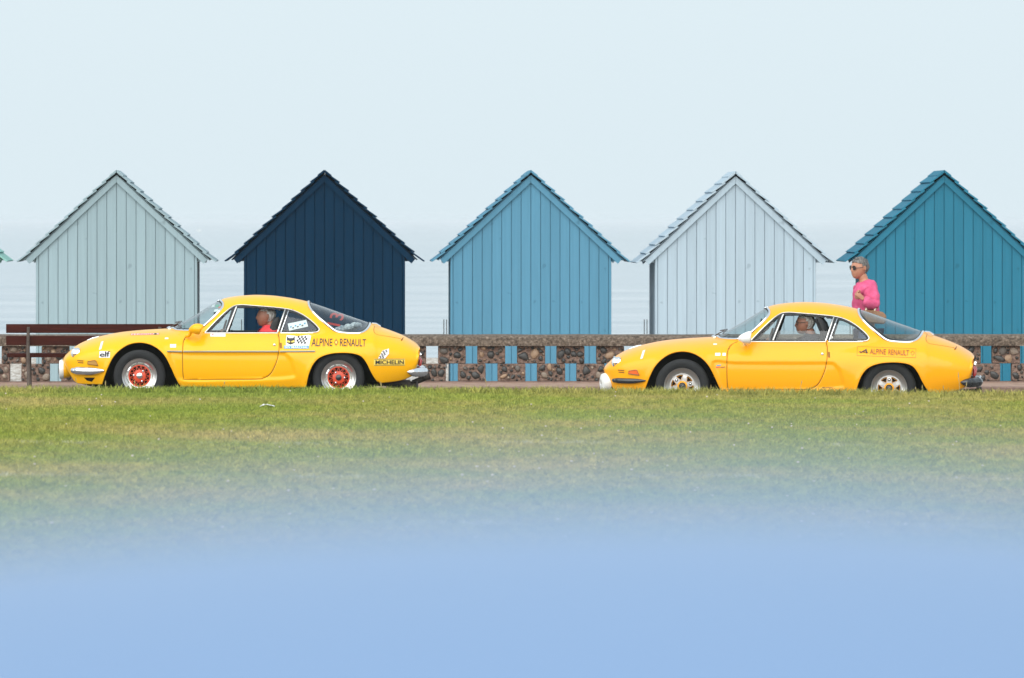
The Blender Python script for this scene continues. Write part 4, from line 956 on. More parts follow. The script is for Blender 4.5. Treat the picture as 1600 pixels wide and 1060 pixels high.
        ex.tube([(e0[0] - 0.30, -0.25, e0[1] + 0.03), (e0[0] - 0.05, -0.25, e0[1] + 0.03), (e0[0] + 0.13, -0.25, e0[1] + 0.045)], [0.03, 0.036, 0.036], 12)
        ex.tube([(e0[0] + 0.08, -0.25, e0[1] + 0.042), (e0[0] + 0.135, -0.25, e0[1] + 0.046)], [0.048, 0.05], 12)
    ex.build('exhaust', M['exhaust'], car)
    MB().box(c2(598, 0)[0], c2(642, 0)[0], -0.40, 0.40, 0.20, 0.235).build('rear_cross_member', M['exhaust'], car)
    # wheels
    for sd in (-1, 1):
        wheel(car, 0.0, sd * 0.625, style, sd, 0.2 if left else 1.32)
        wheel(car, 2.108, sd * 0.645, style, sd, 1.35 if left else 0.52)
    car['_shell'] = 0; del car['_shell']
    return car, sh, body, doors

def stickers(sh, parent, items):
    """items: (name, [ (kind, material, data...) ])"""
    for name, layers in items:
        mats = []; mb = MB()
        for li, (kind, mt, *d) in enumerate(layers):
            if mt not in mats: mats.append(mt)
            mi = mats.index(mt); off = 0.0025 + 0.0009 * li if kind != 'text' else 0.0040 + 0.0009 * li
            if kind == 'rect': uv, f = rect_uv(*[c2(*p) for p in d[0]], 24, 8)
            elif kind == 'poly':
                uv, f = refine([c2(*p) for p in d[0]], [tuple(range(len(d[0])))], 2)
            elif kind == 'text': uv, f = text_uv(d[0], *[c2(*p) for p in d[1]])
            elif kind == 'line':
                mb.tube(sh.line(dense([c2(*p) for p in d[0]], 0.03), -1, 0.001), d[1], 4, mi=mi); continue
            elif kind == 'check':
                p = [c2(*q) for q in d[0]]; nu, nv = d[1], d[2]; uv, ff = rect_uv(*p, nu, nv); f = [q for k, q in enumerate(ff) if ((k % nu) + (k // nu)) % 2]
            conform(sh, uv, f, mb, mi, -1, off)
        mb.build(name, [M[m_] for m_ in mats], parent, smooth=False, weld=False)
def box4(x0, y0, x1, y1): return [(x0, y1), (x1, y1), (x1, y0), (x0, y0)]     # p00 lower left ... in photo pixels

YL, YR = FPX / KP, FPX / 153.4
WNEAR = 0.735
Lloc = Vector(((217.6 - CX) / FPX * YL, YL + WNEAR, EYE - (628.0 - HY) / FPX * YL))
carL, shL, bodyL, doorsL = sports_car(Lloc, M['yellow'], 'orange', 'yellow sports car with orange wheel centres and racing stickers on its flank', True)
s_ = 153.4 / KP
Rloc = Vector(((1066.0 - CX) / FPX * YR + 0.70 * math.sin(R(4.5)), YR + WNEAR, EYE - (603.8 + 0.274 * 153.4 - HY) / FPX * YR))
carR, shR, bodyR, doorsR = sports_car(Rloc, M['amber'], 'silver', 'orange yellow sports car with silver spoked wheels and white mirror', False, R(-4.5))
stickers(shL, bodyL, [
    ('oil_sticker', [('rect', 'sticker', [(154.3, 559), (171, 559), (171.5, 549), (154.8, 549)]), *[('text', 'blackink', 'elf', [(155.0 + q, 557.8), (170.2 + q, 557.4), (170.6 + q, 548.8), (155.4 + q, 550)]) for q in (0, 0.4, 0.8)]]),
    ('bonnet_sticker', [('rect', 'redink', [(202.3, 524.6), (247.5, 523.4), (247.5, 521.0), (202.3, 522)]), ('rect', 'blackink', [(238.5, 523.7), (243.5, 523.6), (243.5, 521.1), (238.5, 521.2)]), ('text', 'sticker', 'FERODO S', [(203.4, 524.1), (246.6, 523.1), (246.6, 521.1), (203.4, 522.2)])]),
    ('small_badge', [('rect', 'sticker', box4(256.5, 528, 262, 530.2))]), ('number_sticker', [('rect', 'sticker', box4(265, 538, 274.3, 543.2))]),
    ('lamp_maker_sticker', [('poly', 'sticker', [(446, 541), (482, 541), (485, 525), (481, 523.5), (462, 526), (460, 525), (447, 524), (446, 530)][::-1]),
        ('rect', 'blueink', box4(443, 540.2, 481.8, 545)), ('text', 'sticker', 'SEV MARCHAL', box4(444.2, 541, 480.6, 544.4)),
        ('poly', 'blackink', [(447, 536), (447.6, 525.5), (450.2, 528.6), (456.8, 528.6), (459.6, 525.3), (459.8, 536), (453.3, 538.7)]),
        ('poly', 'yellowink', [(447.6, 534.8), (448, 532.2), (452.6, 533.4), (452.2, 535.4)]), ('poly', 'yellowink', [(459.2, 534.8), (458.8, 532.0), (454.2, 533.4), (454.6, 535.4)]),
        ('check', 'blackink', [(461.5, 536.5), (476.5, 537.3), (480.6, 525.6), (464.5, 525.2)], 6, 4)]),
    ('maker_lettering', [('text', 'ink', 'ALPINE', [(485.5, 541.3), (518.3, 541.0), (518.8, 529.4), (486.5, 528.8)]), ('text', 'ink', 'RENAULT', [(530.3, 541.1), (570.8, 541.6), (571.2, 530.2), (530.5, 529.3)]),
        ('poly', 'brownink', [(524.4, 529.6), (527.6, 535), (524.4, 540.6), (521.2, 535)]), ('poly', 'yellowink', [(524.4, 532.4), (526.2, 535), (524.4, 538), (522.6, 535)])]),
    ('tyre_maker_sticker', [('rect', 'yellowink', [(583.5, 571.8), (632.3, 571.8), (632.3, 560.6), (583.5, 560.6)]), ('rect', 'blackink', [(584, 571.2), (632, 571.2), (632, 570.4), (584, 570.4)]), ('rect', 'blackink', [(584, 561.8), (632, 561.8), (632, 561), (584, 561)]),
        *[('text', 'blackink', 'MICHELIN', [(586 + q, 569.4), (630.2 + q, 569.4), (630.2 + q, 563.1), (586 + q, 563.1)]) for q in (0, 0.3)], ('poly', 'sticker', [(590, 560.4), (597, 548), (607, 545), (607, 553), (601, 560.4)]),
        ('check', 'blackink', [(590.6, 560), (598.4, 560), (606.6, 546), (597.4, 548.4)], 4, 6)]),
])
stickers(shL, doorsL[-1], [('door_sticker', [('rect', 'sticker', box4(327.5, 521.6, 351.3, 526.2)), ('rect', 'redink', box4(330, 522.6, 332.6, 523.8))])])
stickers(shR, bodyR, [
    ('maker_lettering', [('line', 'brownink', [(343.5, 541.6), (431, 545.6), (431.4, 532.4), (344, 529), (343.5, 541.6)][0:0] or [(480.2, 541.2), (568.3, 544.4)], 0.0022), ('line', 'brownink', [(480.5, 527.8), (568.6, 531.2)], 0.0022), ('line', 'brownink', [(480.2, 541.2), (480.5, 527.8)], 0.0022), ('line', 'brownink', [(568.3, 544.4), (568.6, 531.2)], 0.0022),
        ('text', 'brownink', 'ALPINE', [(499.3, 538.8), (523.6, 539.7), (523.8, 531.6), (499.8, 530.8)]), ('text', 'brownink', 'RENAULT', [(527.2, 539.9), (558.2, 541.0), (558.3, 533), (527.4, 531.8)]),
        ('poly', 'ink', [(482.4, 535.4), (486, 534.6), (485.4, 537)]), ('poly', 'ink', [(484.6, 536.6), (494.3, 531.0), (495.8, 537.8), (493.8, 537.8), (492.7, 533.4), (486.4, 537.4)]), ('poly', 'ink', [(489.4, 535.3), (496.6, 535.7), (496.6, 536.6), (489.2, 536.4)]),
        ('line', 'brownink', [(563.6, 534.2), (566.4, 537.4), (563.5, 541), (560.9, 537.2), (563.6, 534.2)], 0.003)]),
    ('tyre_maker_lettering', [('text', 'ink', 'MICHELIN', box4(428.9, 596.3 - 7.9, 443.2, 590.2))]),
    ('fender_badge', [('rect', 'sticker', box4(266.8, 537.6, 274.6, 541.7)), ('rect', 'sticker', box4(277.8, 537.6, 282.8, 541.7))]),
    ('flag_badge', [('rect', 'blueink', [(268.5, 557.6), (275.5, 556.6), (276, 555), (269, 556)]), ('rect', 'redink', [(268, 560.2), (274, 559.4), (274.4, 558), (268.4, 558.8)]), ('rect', 'brownink', [(275, 560.2), (282.2, 559.2), (282.2, 557.9), (275.2, 558.9)])]),
    ('small_badge', [('rect', 'sticker', box4(263, 523.9, 268.5, 525.6))]),
])
# things seen behind the glass of the stickered car
mb = MB(); uv, f = rect_uv(c2(450.8, 517.2), c2(480.3, 510.6), c2(477.2, 500.4), c2(448.4, 506.2), 6, 3); conform(shL, uv, f, mb, 0, -1, -0.016)
for k in range(7):
    x0, y0 = 452 + k * 3.6, 511 - k * 0.9 + (k % 2) * 2.4
    uv, f = rect_uv(c2(x0, y0 + 1.6), c2(x0 + 2.8, y0 + 1.0), c2(x0 + 2.6, y0 - 1.2), c2(x0, y0 - 0.6), 1, 1); conform(shL, uv, f, mb, 1 + k % 2, -1, -0.0135)
mb.build('window_card', [M['sticker'], M['blueink'], M['ink']], carL, smooth=False)
mb = MB(); u, f = text_mesh('13')
def rw(a, b): return c2(509 + a * 21 + b * 8, 507.5 - b * 19 + a * 4)
mb.add([Vector((*[(lambda q: (q[0], -0.06 - 0.14 * (1 - b), q[1]))(rw(1 - b, a))][0],)) for a, b in u], f); mb.build('rear_number', M['redink'], carL, smooth=False)
cl = MB()
for k in range(7):
    q = c2(528 + k * 5, 514 - 1.2 * k); cl.ball((q[0], -0.20 + 0.03 * (k % 3), q[1] - 0.02), (0.05, 0.06, 0.035 + 0.01 * (k % 2)), 10)
cl.build('parcel_shelf_cloth', noise_mat('folded cloth', [(0.35, (0.10, 0.12, 0.16)), (0.6, (0.62, 0.62, 0.64))], 14, 0.8), carL)
for (a, b, mt) in (((328, 476.5), (333, 481.5), 'sticker'), ((334.5, 476.5), (339.5, 481), 'greenink'), ((339, 479), (343.5, 483), 'amberlens'), ((332.5, 483.5), (338.5, 488.5), 'sticker')):
    mb = MB(); uv, f = rect_uv(c2(a[0], b[1]), c2(b[0], b[1] - 1.5), c2(b[0] + 0.5, a[1]), c2(a[0] + 0.5, a[1] + 1), 2, 2); conform(shL, uv, f, mb, 0, -1, -0.012); mb.build('screen_sticker', M[mt], carL, smooth=False)
mb = MB(); q = c2(441.3, 514.2); mb.lathe([(0.014, 0), (0.001, 0.001)], (q[0], -float(shR.W(*q)) + 0.006, q[1]), 'y', 16, sgn=-1); mb.build('window_disc', M['sticker'], carR)

# ------------------------------------------------------------------ light blue car parked on the landward street (its roof blurs across the foreground)
def small_car():
    Yc, Xc = 2.12, 0.105 - 1.30; z0 = 0.3975
    car = empty('parked_car', (Xc, Yc, z0), 'light blue rounded small car in the blurred foreground', 'car')
    TL_ = pchip([-0.62, -0.6, -0.5, -0.2, 0.3, 0.5, 1.2, 1.9, 2.3, 2.5, 2.55], [0.53, 0.62, 0.72, 0.82, 0.88, 0.90, 0.92, 0.90, 0.80, 0.66, 0.58])
    TC_ = pchip([-0.7, 0.40, 0.41, 0.60, 0.75, 0.9, 1.0, 1.1, 1.2, 1.3, 1.4, 1.5, 1.6, 1.75, 1.95, 2.2, 2.38, 2.40, 2.6], [0, 0, 0.88, 1.13, 1.29, 1.398, 1.424, 1.4385, 1.4472, 1.450, 1.4450, 1.430, 1.405, 1.355, 1.26, 1.04, 0.82, 0, 0])
    B_ = pchip([-0.62, -0.58, -0.5, -0.4, 2.3, 2.45, 2.52, 2.55], [0.50, 0.38, 0.27, 0.22, 0.24, 0.32, 0.46, 0.54])
    Wm_ = pchip([-0.62, -0.55, -0.4, -0.1, 0.4, 1.2, 1.9, 2.3, 2.5, 2.55], [0.30, 0.42, 0.53, 0.61, 0.65, 0.67, 0.65, 0.57, 0.44, 0.36])
    Wc_ = pchip([0.40, 0.45, 0.6, 0.9, 1.3, 1.8, 2.1, 2.3, 2.40], [0.03, 0.36, 0.52, 0.58, 0.595, 0.57, 0.50, 0.38, 0.2])
    sh = Shell(s0=-0.62, s1=2.55, TL=TL_, TC=TC_, B=B_, Wm=Wm_, Wc=Wc_, zm=pchip([-0.62, 2.55], [0.5, 0.5]), nl=2.4, nc=2.5, zb=0.66, tuck=0.08, mods=[])
    cir = lambda cx, r_: catmull([(cx - r_, 0.1), (cx - r_ * 0.98, 0.30), (cx - r_ * .7, 0.28 + r_ * .72), (cx, 0.28 + r_), (cx + r_ * .7, 0.28 + r_ * .72), (cx + r_ * .98, 0.30), (cx + r_, 0.1)])
    AF, AR = cir(0.0, 0.33), cir(1.9, 0.33)
    SW_ = catmull([(0.72, 0.95), (0.86, 1.18), (1.0, 1.28), (1.3, 1.305), (1.65, 1.26), (1.86, 1.12), (1.93, 1.0), (1.88, 0.95), (1.3, 0.945)], True)
    WSc = catmull([(0.42, 0.885), (0.50, 0.91), (0.64, 0.94), (0.80, 1.16), (0.86, 1.27), (0.80, 1.32)]); WSp = np.vstack([WSc, [(0.7, 1.5), (0.3, 1.0)]])
    RWc = catmull([(1.83, 1.32), (1.90, 1.22), (2.04, 1.06), (2.14, 0.98), (2.28, 0.95)]); RWp = np.vstack([RWc, [(2.5, 1.1), (1.95, 1.5)]])
    DR = catmull([(0.62, 0.93), (0.56, 0.80), (0.56, 0.35), (0.62, 0.29), (1.35, 0.29), (1.42, 0.35), (1.44, 0.93)]); DRP = DR
    sh.grid(150, 56, [AF, AR, np.vstack([SW_, SW_[:1]]), WSc, RWc, DR], [('arch_front', AF), ('arch_rear', AR), ('side_window', SW_), ('windscreen', WSp), ('rear_window', RWp), ('door', DRP)])
    body = sh.panel(None, 'body', [M['skyblue'], M['lining']], car)
    for sd in (-1, 1):
        d = sh.panel('door', 'door', [M['skyblue'], M['lining']], car, (sd,)); MB().tube(sh.line(DR[::4], sd, -0.001), 0.004, 5).build('door_gap', M['black'], d)
        MB().tube([sh.on(1.28, 0.80, sd, 0.02), sh.on(1.38, 0.80, sd, 0.02)], 0.01, 6).build('door_handle', M['chrome'], d)
        sh.panel('side_window', 'side_window', [M['glass']], car, (sd,), off=0.008, thick=0)
        MB().tube(sh.line(SW_[::4], sd, 0.001), 0.008, 6, True).build('window_trim', M['black'], body)
        c_ = Vector((-0.52, sd * 0.40, 0.62)); hl_ = MB().lathe([(0.085, 0.06), (0.088, 0.0), (0.078, -0.012)], c_, 'x', 24).build('headlight', M['chrome'], body)
        MB().lathe([(0.080, -0.008), (0.05, -0.03), (0.001, -0.038)], c_, 'x', 24).build('lens', M['lens'], hl_)
        MB().ball((2.44, sd * 0.46, 0.60), (0.03, 0.04, 0.06), 10).build('tail_light', M['redlens'], body)
        for cv_ in (AF, AR): MB().tube(sh.line([(p[0], max(p[1], float(sh.B(p[0])) + 0.004)) for p in cv_[::4] if p[1] > 0.2], sd, -0.002), 0.014, 8).build('arch_lip', M['skyblue'], body, autosm=180)
        for cv_ in (WSc, RWc): MB().tube(sh.line([(p[0], min(p[1], float(sh.T(p[0])) - 1e-3)) for p in cv_[::4]], sd, 0.0), 0.013, 8).build('screen_seal', M['black'], body, autosm=180)
        for x in (0.0, 1.9):
            c_ = (x, sd * 0.57, 0.28); wh = MB().lathe([(0.19, -0.05), (0.17, -0.06), (0.10, -0.05), (0.08, -0.07), (0.001, -0.08)], c_, 'y', 28, sgn=-sd).build('wheel', M['satin'], car)
            MB().lathe(tyre_profile(0.28, 0.188, 0.14), c_, 'y', 36, sgn=-sd).build('tyre', M['tyre'], wh)
    sh.panel('windscreen', 'windscreen', [M['glass']], car, off=0.005, thick=0); sh.panel('rear_window', 'rear_window', [M['glass']], car, off=0.005, thick=0)
    for x0, sg in ((-0.63, -1), (2.56, 1)):
        MB().tube([(x0 - sg * 0.10, -0.55, 0.42), (x0, -0.42, 0.42), (x0 + sg * 0.03, 0, 0.42), (x0, 0.42, 0.42), (x0 - sg * 0.10, 0.55, 0.42)], 0.035, 8).build('bumper', M['chrome'], body)
    MB().box(-0.5, 2.4, -0.5, 0.5, 0.24, 0.28).build('floor_pan', M['well'], car)
    for yy in (-0.3, 0.3):
        MB().box(0.95, 1.35, yy - 0.22, yy + 0.22, 0.30, 0.52).build('seat_cushion', M['seat'], car, bevel=0.04); MB().prism([(1.25, 0.5), (1.37, 0.5), (1.52, 1.05), (1.43, 1.08)], yy - 0.21, yy + 0.21).build('seat_back', M['seat'], car, bevel=0.03)
    return car
small_car()

# ------------------------------------------------------------------ people
def frame(f, u=(0, 0, 1)):
    f = Vector(f).normalized(); u = Vector(u); u = (u - f * u.dot(f)).normalized(); l = u.cross(f); return f, l, u
def head_shape(c, H, F, grow=0.0, mask=None, nz=0.0, n1=40, n2=30):
    f, l, u = F; V = []; keep = []
    ga = lambda d, s_: math.exp(-(d / s_) ** 2)
    for i in range(n2 + 1):
        th = math.pi * i / n2
        for k in range(n1):
            ph = 2 * math.pi * k / n1
            a, b, d = math.sin(th) * math.cos(ph), math.sin(th) * math.sin(ph), math.cos(th)
            x, y, z = a * 0.43, b * 0.345, d * 0.50
            if d < 0:
                x *= 1 - 0.14 * (-d) * (1 if a < 0 else 0.0); y *= 1 - 0.12 * (-d) ** 1.5
                x += 0.17 * (-d) ** 1.3
            if a < 0: x -= 0.05 * max(0, d + 0.3) * (-a)
            if a > 0.2:
                x += 0.085 * ga(b, 0.13) * ga(d + 0.17, 0.13) + 0.04 * ga(b, 0.10) * ga(d - 0.05, 0.14)           # nose
                x += 0.020 * ga(d - 0.27, 0.10) * ga(b, 0.5) - 0.030 * ga(abs(b) - 0.30, 0.14) * ga(d - 0.08, 0.11)  # brow, sockets
                x += 0.018 * ga(d + 0.46, 0.05) * ga(b, 0.22) + 0.016 * ga(d + 0.60, 0.06) * ga(b, 0.2) - 0.012 * ga(d + 0.53, 0.03) * ga(b, 0.25)   # lips
                x += 0.022 * ga(d + 0.84, 0.12) * ga(b, 0.3)                                                         # chin
            p = Vector((x, y, z)); 
            if grow:
                q = 1 + grow + nz * noise.noise(Vector((a * 4, b * 4, d * 4))) + nz * 0.7 * noise.noise(Vector((a * 7, b * 16, d * 13)))
                p *= q
            V.append(Vector(c) + (f * p.x + l * p.y + u * p.z) * H); keep.append((a, b, d))
    Fc = []
    for i in range(n2):
        for k in range(n1):
            q = (i * n1 + k, (i + 1) * n1 + k, (i + 1) * n1 + (k + 1) % n1, i * n1 + (k + 1) % n1)
            if mask is None or all(mask(*keep[j]) for j in q): Fc.append(q)
    return V, Fc
def ear(c, H, F, sd):
    f, l, u = F; mb = MB(); o = Vector(c) + (l * (0.345 * sd) - f * 0.03 - u * 0.02) * H
    pts = [o + (f * (0.055 * math.cos(t) - 0.02 * math.sin(t)) + u * (0.10 * math.sin(t)) + l * sd * (0.025 + 0.015 * math.cos(t + 2.6))) * H for t in np.linspace(-0.9, 4.0, 14)]
    mb.tube(pts, [0.018 * H] * 2 + [0.024 * H] * 10 + [0.02 * H] * 2, 6); mb.ball(o + l * (sd * 0.005 * H), (0.05 * H, 0.03 * H, 0.075 * H), 8); return mb
def hand(mb, wrist, palm_dir, side_dir, L=0.17, curl=1.1):
    """palm and five bent fingers"""
    p = Vector(palm_dir).normalized(); s_ = Vector(side_dir); s_ = (s_ - p * s_.dot(p)).normalized(); n_ = p.cross(s_); w0 = Vector(wrist)
    pe = w0 + p * L * 0.48
    mb.tube([w0 - p * 0.02, w0 + p * L * 0.16, w0 + p * L * 0.34, pe], [0.026, 0.034, 0.038, 0.034], 10, flat=0.5)
    for k, (o, ln) in enumerate(((-0.027, 0.86), (-0.009, 0.98), (0.009, 1.0), (0.027, 0.78))):
        b = pe + s_ * o - p * 0.008; q = [b]; a = 0.25
        for seg in (0.24, 0.17, 0.12):
            a += curl * 0.75; d = p * math.cos(a) + n_ * math.sin(a); q.append(q[-1] + d * seg * L * ln)
        mb.tube(q, [0.0095, 0.009, 0.008, 0.0065], 7)
    t0 = w0 + p * L * 0.14 - s_ * 0.03; q = [t0, t0 + (p * 0.6 - s_ * 0.7 + n_ * 0.3).normalized() * L * 0.22, t0 + (p * 0.6 - s_ * 0.7 + n_ * 0.3).normalized() * L * 0.22 + (p * 0.8 + n_ * 0.6).normalized() * L * 0.18]
    mb.tube(q, [0.012, 0.010, 0.008], 7)
def person(base, label, J, edges, clothes, head, skinm, hairm, hands, hairmask, glasses=None, group=None):
    base = Vector(base); o = empty('person', base, label, 'person', group); rel = lambda v: [tuple(Vector(p) - base) for p in v]
    bare = {'neck', 'headbase', 'wn', 'wf'}
    mb = MB(); v, f = skin({k: (Vector(a) - base, b * (1 if k in bare else 0.78), c_ * (1 if k in bare else 0.78)) for k, (a, b, c_) in J.items()}, edges); mb.add(v, f)
    c, H, F = head; v, f = head_shape(c, H, F); mb.add(rel(v), f)
    for sd in (-1, 1):
        e = ear(c, H, F, sd); mb.add(rel(e.v), e.f)
    for hd in hands:
        hm = MB(); hand(hm, *hd); mb.add(rel(hm.v), hm.f)
    mb.build('body', skinm, o, weld=False, autosm=80)
    for nm, m_, keys, eds, gr in clothes:
        v, f = skin({k: (Vector(J[k][0]) - base, J[k][1] + gr, J[k][2] + gr) for k in keys}, eds, 2 if nm == 'shoe' else 3); co = MB().add(v, f).build(nm, m_, o, autosm=120)
        if nm != 'shoe':          # cloth folds
            bm = bmesh.new(); bm.from_mesh(co.data); bm.normal_update()
            for q in bm.verts:
                p = q.co; q.co = p + q.normal * (0.011 * noise.noise(Vector((p.x * 9, p.y * 9, p.z * 13 + p.x * 8))) + 0.007 * (1 - abs(noise.noise(Vector((p.x * 20 + p.z * 9, p.y * 16, p.z * 22))) * 2)))
            bm.to_mesh(co.data); bm.free()
    jit = lambda a, b, d: hairmask(a, b, d + 0.07 * noise.noise(Vector((a * 9, b * 9, d * 5))))
    v, f = head_shape(c, H, F, 0.06, jit, 0.07, 110, 80)
    h = MB().add(rel(v), f).build('hair', hairm, o, autosm=180); md = h.modifiers.new('t', 'SOLIDIFY'); md.thickness = 0.012; md.offset = -1
    f_, l_, u_ = F
    eye = MB()
    for sd in (-1, 1): eye.ball(Vector(c) - base + (f_ * 0.335 + l_ * 0.125 * sd + u_ * 0.045) * H, 0.035 * H, 8)
    eye.build('eyes', M['blackgloss'], o)
    lp = MB(); lp.tube([Vector(c) - base + (f_ * (0.428 - 0.9 * t * t) + l_ * t - u_ * (0.262 - 0.1 * abs(t))) * H for t in (-0.13, -0.07, 0, 0.07, 0.13)], [0.005 * H, 0.014 * H, 0.016 * H, 0.014 * H, 0.005 * H], 6)
    lp.build('lips', M['lips'], o)
    if glasses:
        g = MB()
        for sd in (-1, 1):
            q = Vector(c) - base + (f_ * 0.425 + l_ * 0.145 * sd + u_ * 0.04) * H
            loop = [q + (l_ * 0.125 * math.cos(t) + u_ * 0.10 * math.sin(t) - f_ * (0.03 * abs(math.cos(t)) if sd * math.cos(t) > 0 else 0)) * H for t in np.linspace(0, 6.28, 16, endpoint=False)]
            if glasses == 'sun': g.add(loop, [tuple(range(16))])
            g.tube(loop, 0.014 * H, 5, True)
            g.tube([q + (l_ * 0.10 * sd - f_ * 0.02) * H, q + (l_ * 0.21 * sd - f_ * 0.12) * H, q + (l_ * 0.22 * sd - f_ * 0.46 + u_ * 0.01) * H], 0.013 * H, 5)
        g.tube([Vector(c) - base + (f_ * 0.44 + l_ * 0.05 * sd + u_ * 0.05) * H for sd in (-1, 1)], 0.012 * H, 5)
        g.build('sunglasses' if glasses == 'sun' else 'glasses', M['blackgloss'], o)
    return o
def short_hair(a, b, d):
    if a > 0.15: return d > 0.46 + 0.25 * max(0, a - 0.5) - 0.25 * max(0, 0.45 - a)
    if a > -0.30: return d > 0.10 - 0.15 * (a < -0.05)
    return d > -0.50
def receding(a, b, d):
    if a > 0.0: return d > 0.62 + 0.3 * a if abs(b) < 0.55 else d > 0.40 + 0.1 * a
    if a > -0.25: return d > 0.12
    return d > -0.55

YP = 94.0
pp = lambda x, y, dy=0: P(x, y, YP + dy)
J = {'pelvis': (pp(1356, 508), .150, .130), 'spine': (pp(1354, 488), .150, .135), 'chest': (pp(1352, 466), .148, .135), 'upper': (pp(1354, 449), .105, .115), 'collar': (pp(1351, 439.8), .068, .068), 'neck': (pp(1349, 434.5), .055, .055), 'headbase': (pp(1346.5, 426), .053, .053),
     'sn': (pp(1362, 455, -.13), .066, .066), 'en': (pp(1367, 479, -.21), .054, .054), 'wn': (pp(1350, 467.5, -.27), .034, .034),
     'sf': (pp(1349, 450, .15), .060, .060), 'ef': (pp(1343, 476, .25), .05, .05), 'wf': (pp(1338, 492, .18), .032, .032),
     'hn': (pp(1357, 524, -.08), .095, .095), 'kn': (pp(1350, 573, -.08), .062, .062), 'an': (pp(1356, 616, -.08), .042, .042), 'tn': (pp(1343, 624, -.08), .034, .034),
     'hf': (pp(1355, 524, .08), .095, .095), 'kf': (pp(1362, 573, .08), .062, .062), 'af': (pp(1376, 615, .08), .042, .042), 'tf': (pp(1364, 624, .08), .034, .034)}
E_t = [('pelvis', 'spine'), ('spine', 'chest'), ('chest', 'upper'), ('upper', 'collar'), ('collar', 'neck'), ('neck', 'headbase')]
E_a = [('upper', 'sn'), ('sn', 'en'), ('en', 'wn'), ('upper', 'sf'), ('sf', 'ef'), ('ef', 'wf')]
E_l = [('pelvis', 'hn'), ('hn', 'kn'), ('kn', 'an'), ('an', 'tn'), ('pelvis', 'hf'), ('hf', 'kf'), ('kf', 'af'), ('af', 'tf')]
Fw = frame((-0.88, -0.47, -0.10), (0.06, 0, 1))
K = lambda s_: s_.split()
EYEW = pp(1356, 620); 
person((EYEW.x, YP, road_z(EYEW.x)), 'woman in pink sweater and sunglasses walking behind the orange yellow car', J, E_t + E_a + E_l,
       [('sweater', M['pink'], K('pelvis spine chest upper collar sn en wn sf ef wf'), [('pelvis', 'spine'), ('spine', 'chest'), ('chest', 'upper'), ('upper', 'collar')] + E_a, 0.020),
        ('trousers', M['denim'], K('pelvis hn kn an hf kf af'), [('pelvis', 'hn'), ('hn', 'kn'), ('kn', 'an'), ('pelvis', 'hf'), ('hf', 'kf'), ('kf', 'af')], 0.012),
        ('shoe', M['cream'], K('an tn'), [('an', 'tn')], 0.008), ('shoe', M['cream'], K('af tf'), [('af', 'tf')], 0.008)],
       (pp(1344.3, 418.8), 0.232, Fw), M['skin'], M['grey_hair'],
       [(pp(1347.5, 465.8, -.275), pp(1335, 455.5, -.28) - pp(1347.5, 465.8, -.275), (0.3, -0.5, 0.9), 0.155, 1.2), (pp(1338, 492, .18), (-0.4, 0, -1), (0, 1, 0), 0.16, 0.7)], short_hair, 'sun')
hb = empty('handbag', pp(1366, 497, -.20), 'tan leather handbag with cream straps on the elbow of the woman in pink', 'handbag'); ho = pp(1366, 497, -.20)
hq = lambda x, y, dy=0: tuple(pp(x, y, -.20 + dy) - ho)
mb = MB(); top = []; 
for (dx, w_) in ((-1, .06), (1, .06)): pass
bp_ = [(hq(1348, 486.5)[0], hq(0, 486.5)[2]), (hq(1352, 484.3)[0], hq(0, 484.3)[2]), (hq(1366, 485)[0], hq(0, 485)[2]), (hq(1380, 488)[0], hq(0, 488)[2]), (hq(1386, 494)[0], hq(0, 494)[2]), (hq(1383, 507)[0], hq(0, 507)[2]), (hq(1351, 505)[0], hq(0, 505)[2])]
mb.prism(bp_, -0.06, 0.06).build('bag', M['leather'], hb, bevel=0.014)
for dy in (-0.045, 0.045):
    MB().tube([hq(1353, 487, dy), hq(1357, 474, dy * .6), hq(1363, 471, dy * .2), hq(1369.5, 470.5, dy * .2), hq(1370.5, 476, dy * .5), hq(1366, 489, dy)], 0.011, 6).build('strap', M['cream'], hb)

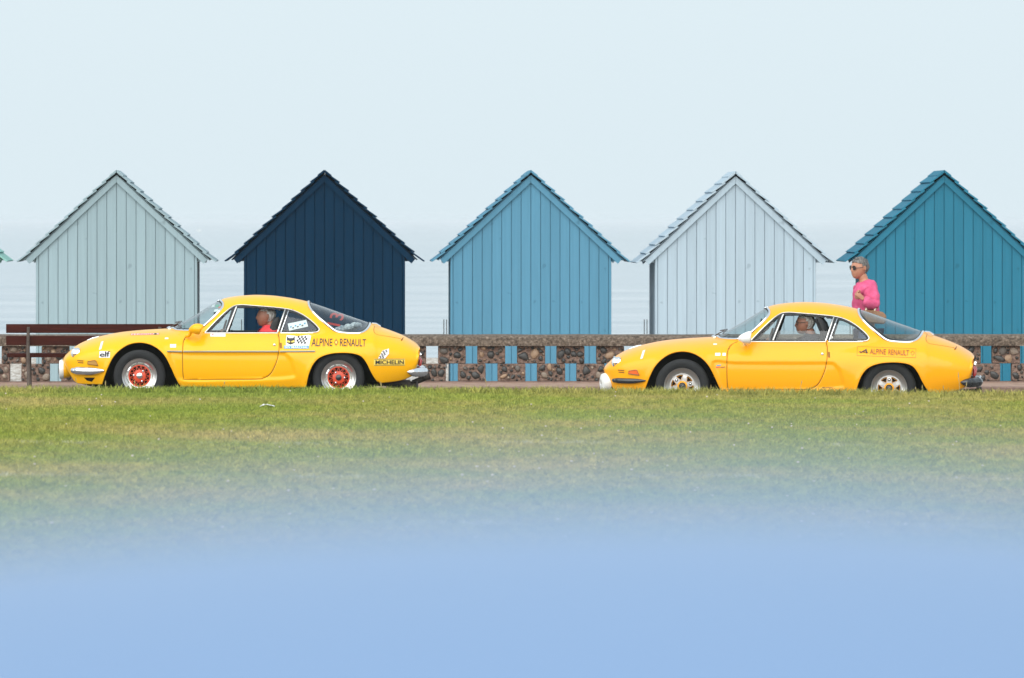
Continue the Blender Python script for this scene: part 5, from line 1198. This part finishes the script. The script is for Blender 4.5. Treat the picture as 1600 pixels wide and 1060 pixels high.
def driver(car, label, hx, hy, cloth, hairm, mask, glasses, skinm):
    mt = Matrix.Translation(car.location) @ car.rotation_euler.to_matrix().to_4x4(); yy = -0.31
    q = lambda x, y, dy=0.0: mt @ Vector((c2(x, 0)[0], yy + dy, c2(x, y)[1]))
    dx = hx - 414
    J = {'pelvis': (q(404, 574), .13, .12), 'spine': (q(413 + dx * .3, 552), .125, .12), 'chest': (q(419 + dx * .6, 532), .125, .125), 'upper': (q(422 + dx, 516), .09, .10), 'collar': (q(422 + dx, 511), .072, .072), 'neck': (q(420.5 + dx, 507), .058, .058), 'headbase': (q(418 + dx, 502), .054, .054),
         'sn': (q(423 + dx, 518, -.15), .062, .062), 'en': (q(398 + dx, 546, -.20), .05, .05), 'wn': (q(353, 527, -.15), .034, .034),
         'sf': (q(421 + dx, 518, .15), .062, .062), 'ef': (q(396 + dx, 546, .20), .05, .05), 'wf': (q(353, 527, .15), .034, .034),
         'hn': (q(395, 576, -.09), .085, .085), 'kn': (q(345, 556, -.11), .065, .065), 'an': (q(302, 585, -.09), .045, .045), 'tn': (q(291, 583, -.09), .036, .036),
         'hf': (q(395, 576, .09), .085, .085), 'kf': (q(345, 556, .11), .065, .065), 'af': (q(302, 585, .09), .045, .045), 'tf': (q(291, 583, .09), .036, .036)}
    F = frame(car.rotation_euler.to_matrix() @ Vector((-1, -0.06, -0.06)), (0.05, 0, 1))
    person(q(404, 590), label, J, E_t + E_a + E_l,
           [('jacket', cloth, K('pelvis spine chest upper collar sn en wn sf ef wf'), [('pelvis', 'spine'), ('spine', 'chest'), ('chest', 'upper'), ('upper', 'collar')] + E_a, 0.018),
            ('trousers', M['denim'], K('pelvis hn kn an hf kf af'), [('pelvis', 'hn'), ('hn', 'kn'), ('kn', 'an'), ('pelvis', 'hf'), ('hf', 'kf'), ('kf', 'af')], 0.010),
            ('shoe', M['black'], K('an tn'), [('an', 'tn')], 0.008), ('shoe', M['black'], K('af tf'), [('af', 'tf')], 0.008)],
           (q(hx, hy), 0.218, F), skinm, hairm,
           [(q(353, 527, -.15), (-1, 0.1, 0.25), (0, -1, 0), 0.16, 1.2), (q(353, 527, .15), (-1, -0.1, 0.25), (0, 1, 0), 0.16, 1.2)], mask, glasses)
driver(carL, 'grey haired man in red jacket driving the yellow car with orange wheels', 414.5, 494.5, M['red_cloth'], M['silver_hair'], receding, None, M['skin_tan_shade'])
driver(carR, 'white haired man with glasses and dark jacket driving the orange yellow car', 401, 493.5, M['navy_cloth'], M['silver_hair'], receding, 'clear', M['skin_tan_shade'])

# ------------------------------------------------------------------ haze over the water
hz = MB().box(-7000, 7000, -160, 41000, -9.2, 3.2).build('haze', M['white'], smooth=False); hz.data.materials.clear()
hm = bpy.data.materials.new('sea haze'); hm.use_nodes = True; hn, hl2 = hm.node_tree.nodes, hm.node_tree.links; hn.clear()
ho_ = hn.new('ShaderNodeOutputMaterial'); pvn = hn.new('ShaderNodeVolumePrincipled'); pvn.inputs['Color'].default_value = (0.76, 0.795, 0.825, 1); pvn.inputs['Density'].default_value = 0.00014
hl2.new(pvn.outputs[0], ho_.inputs['Volume']); hz.data.materials.append(hm); tag(hz, 'thin pale sea haze', kind='stuff')
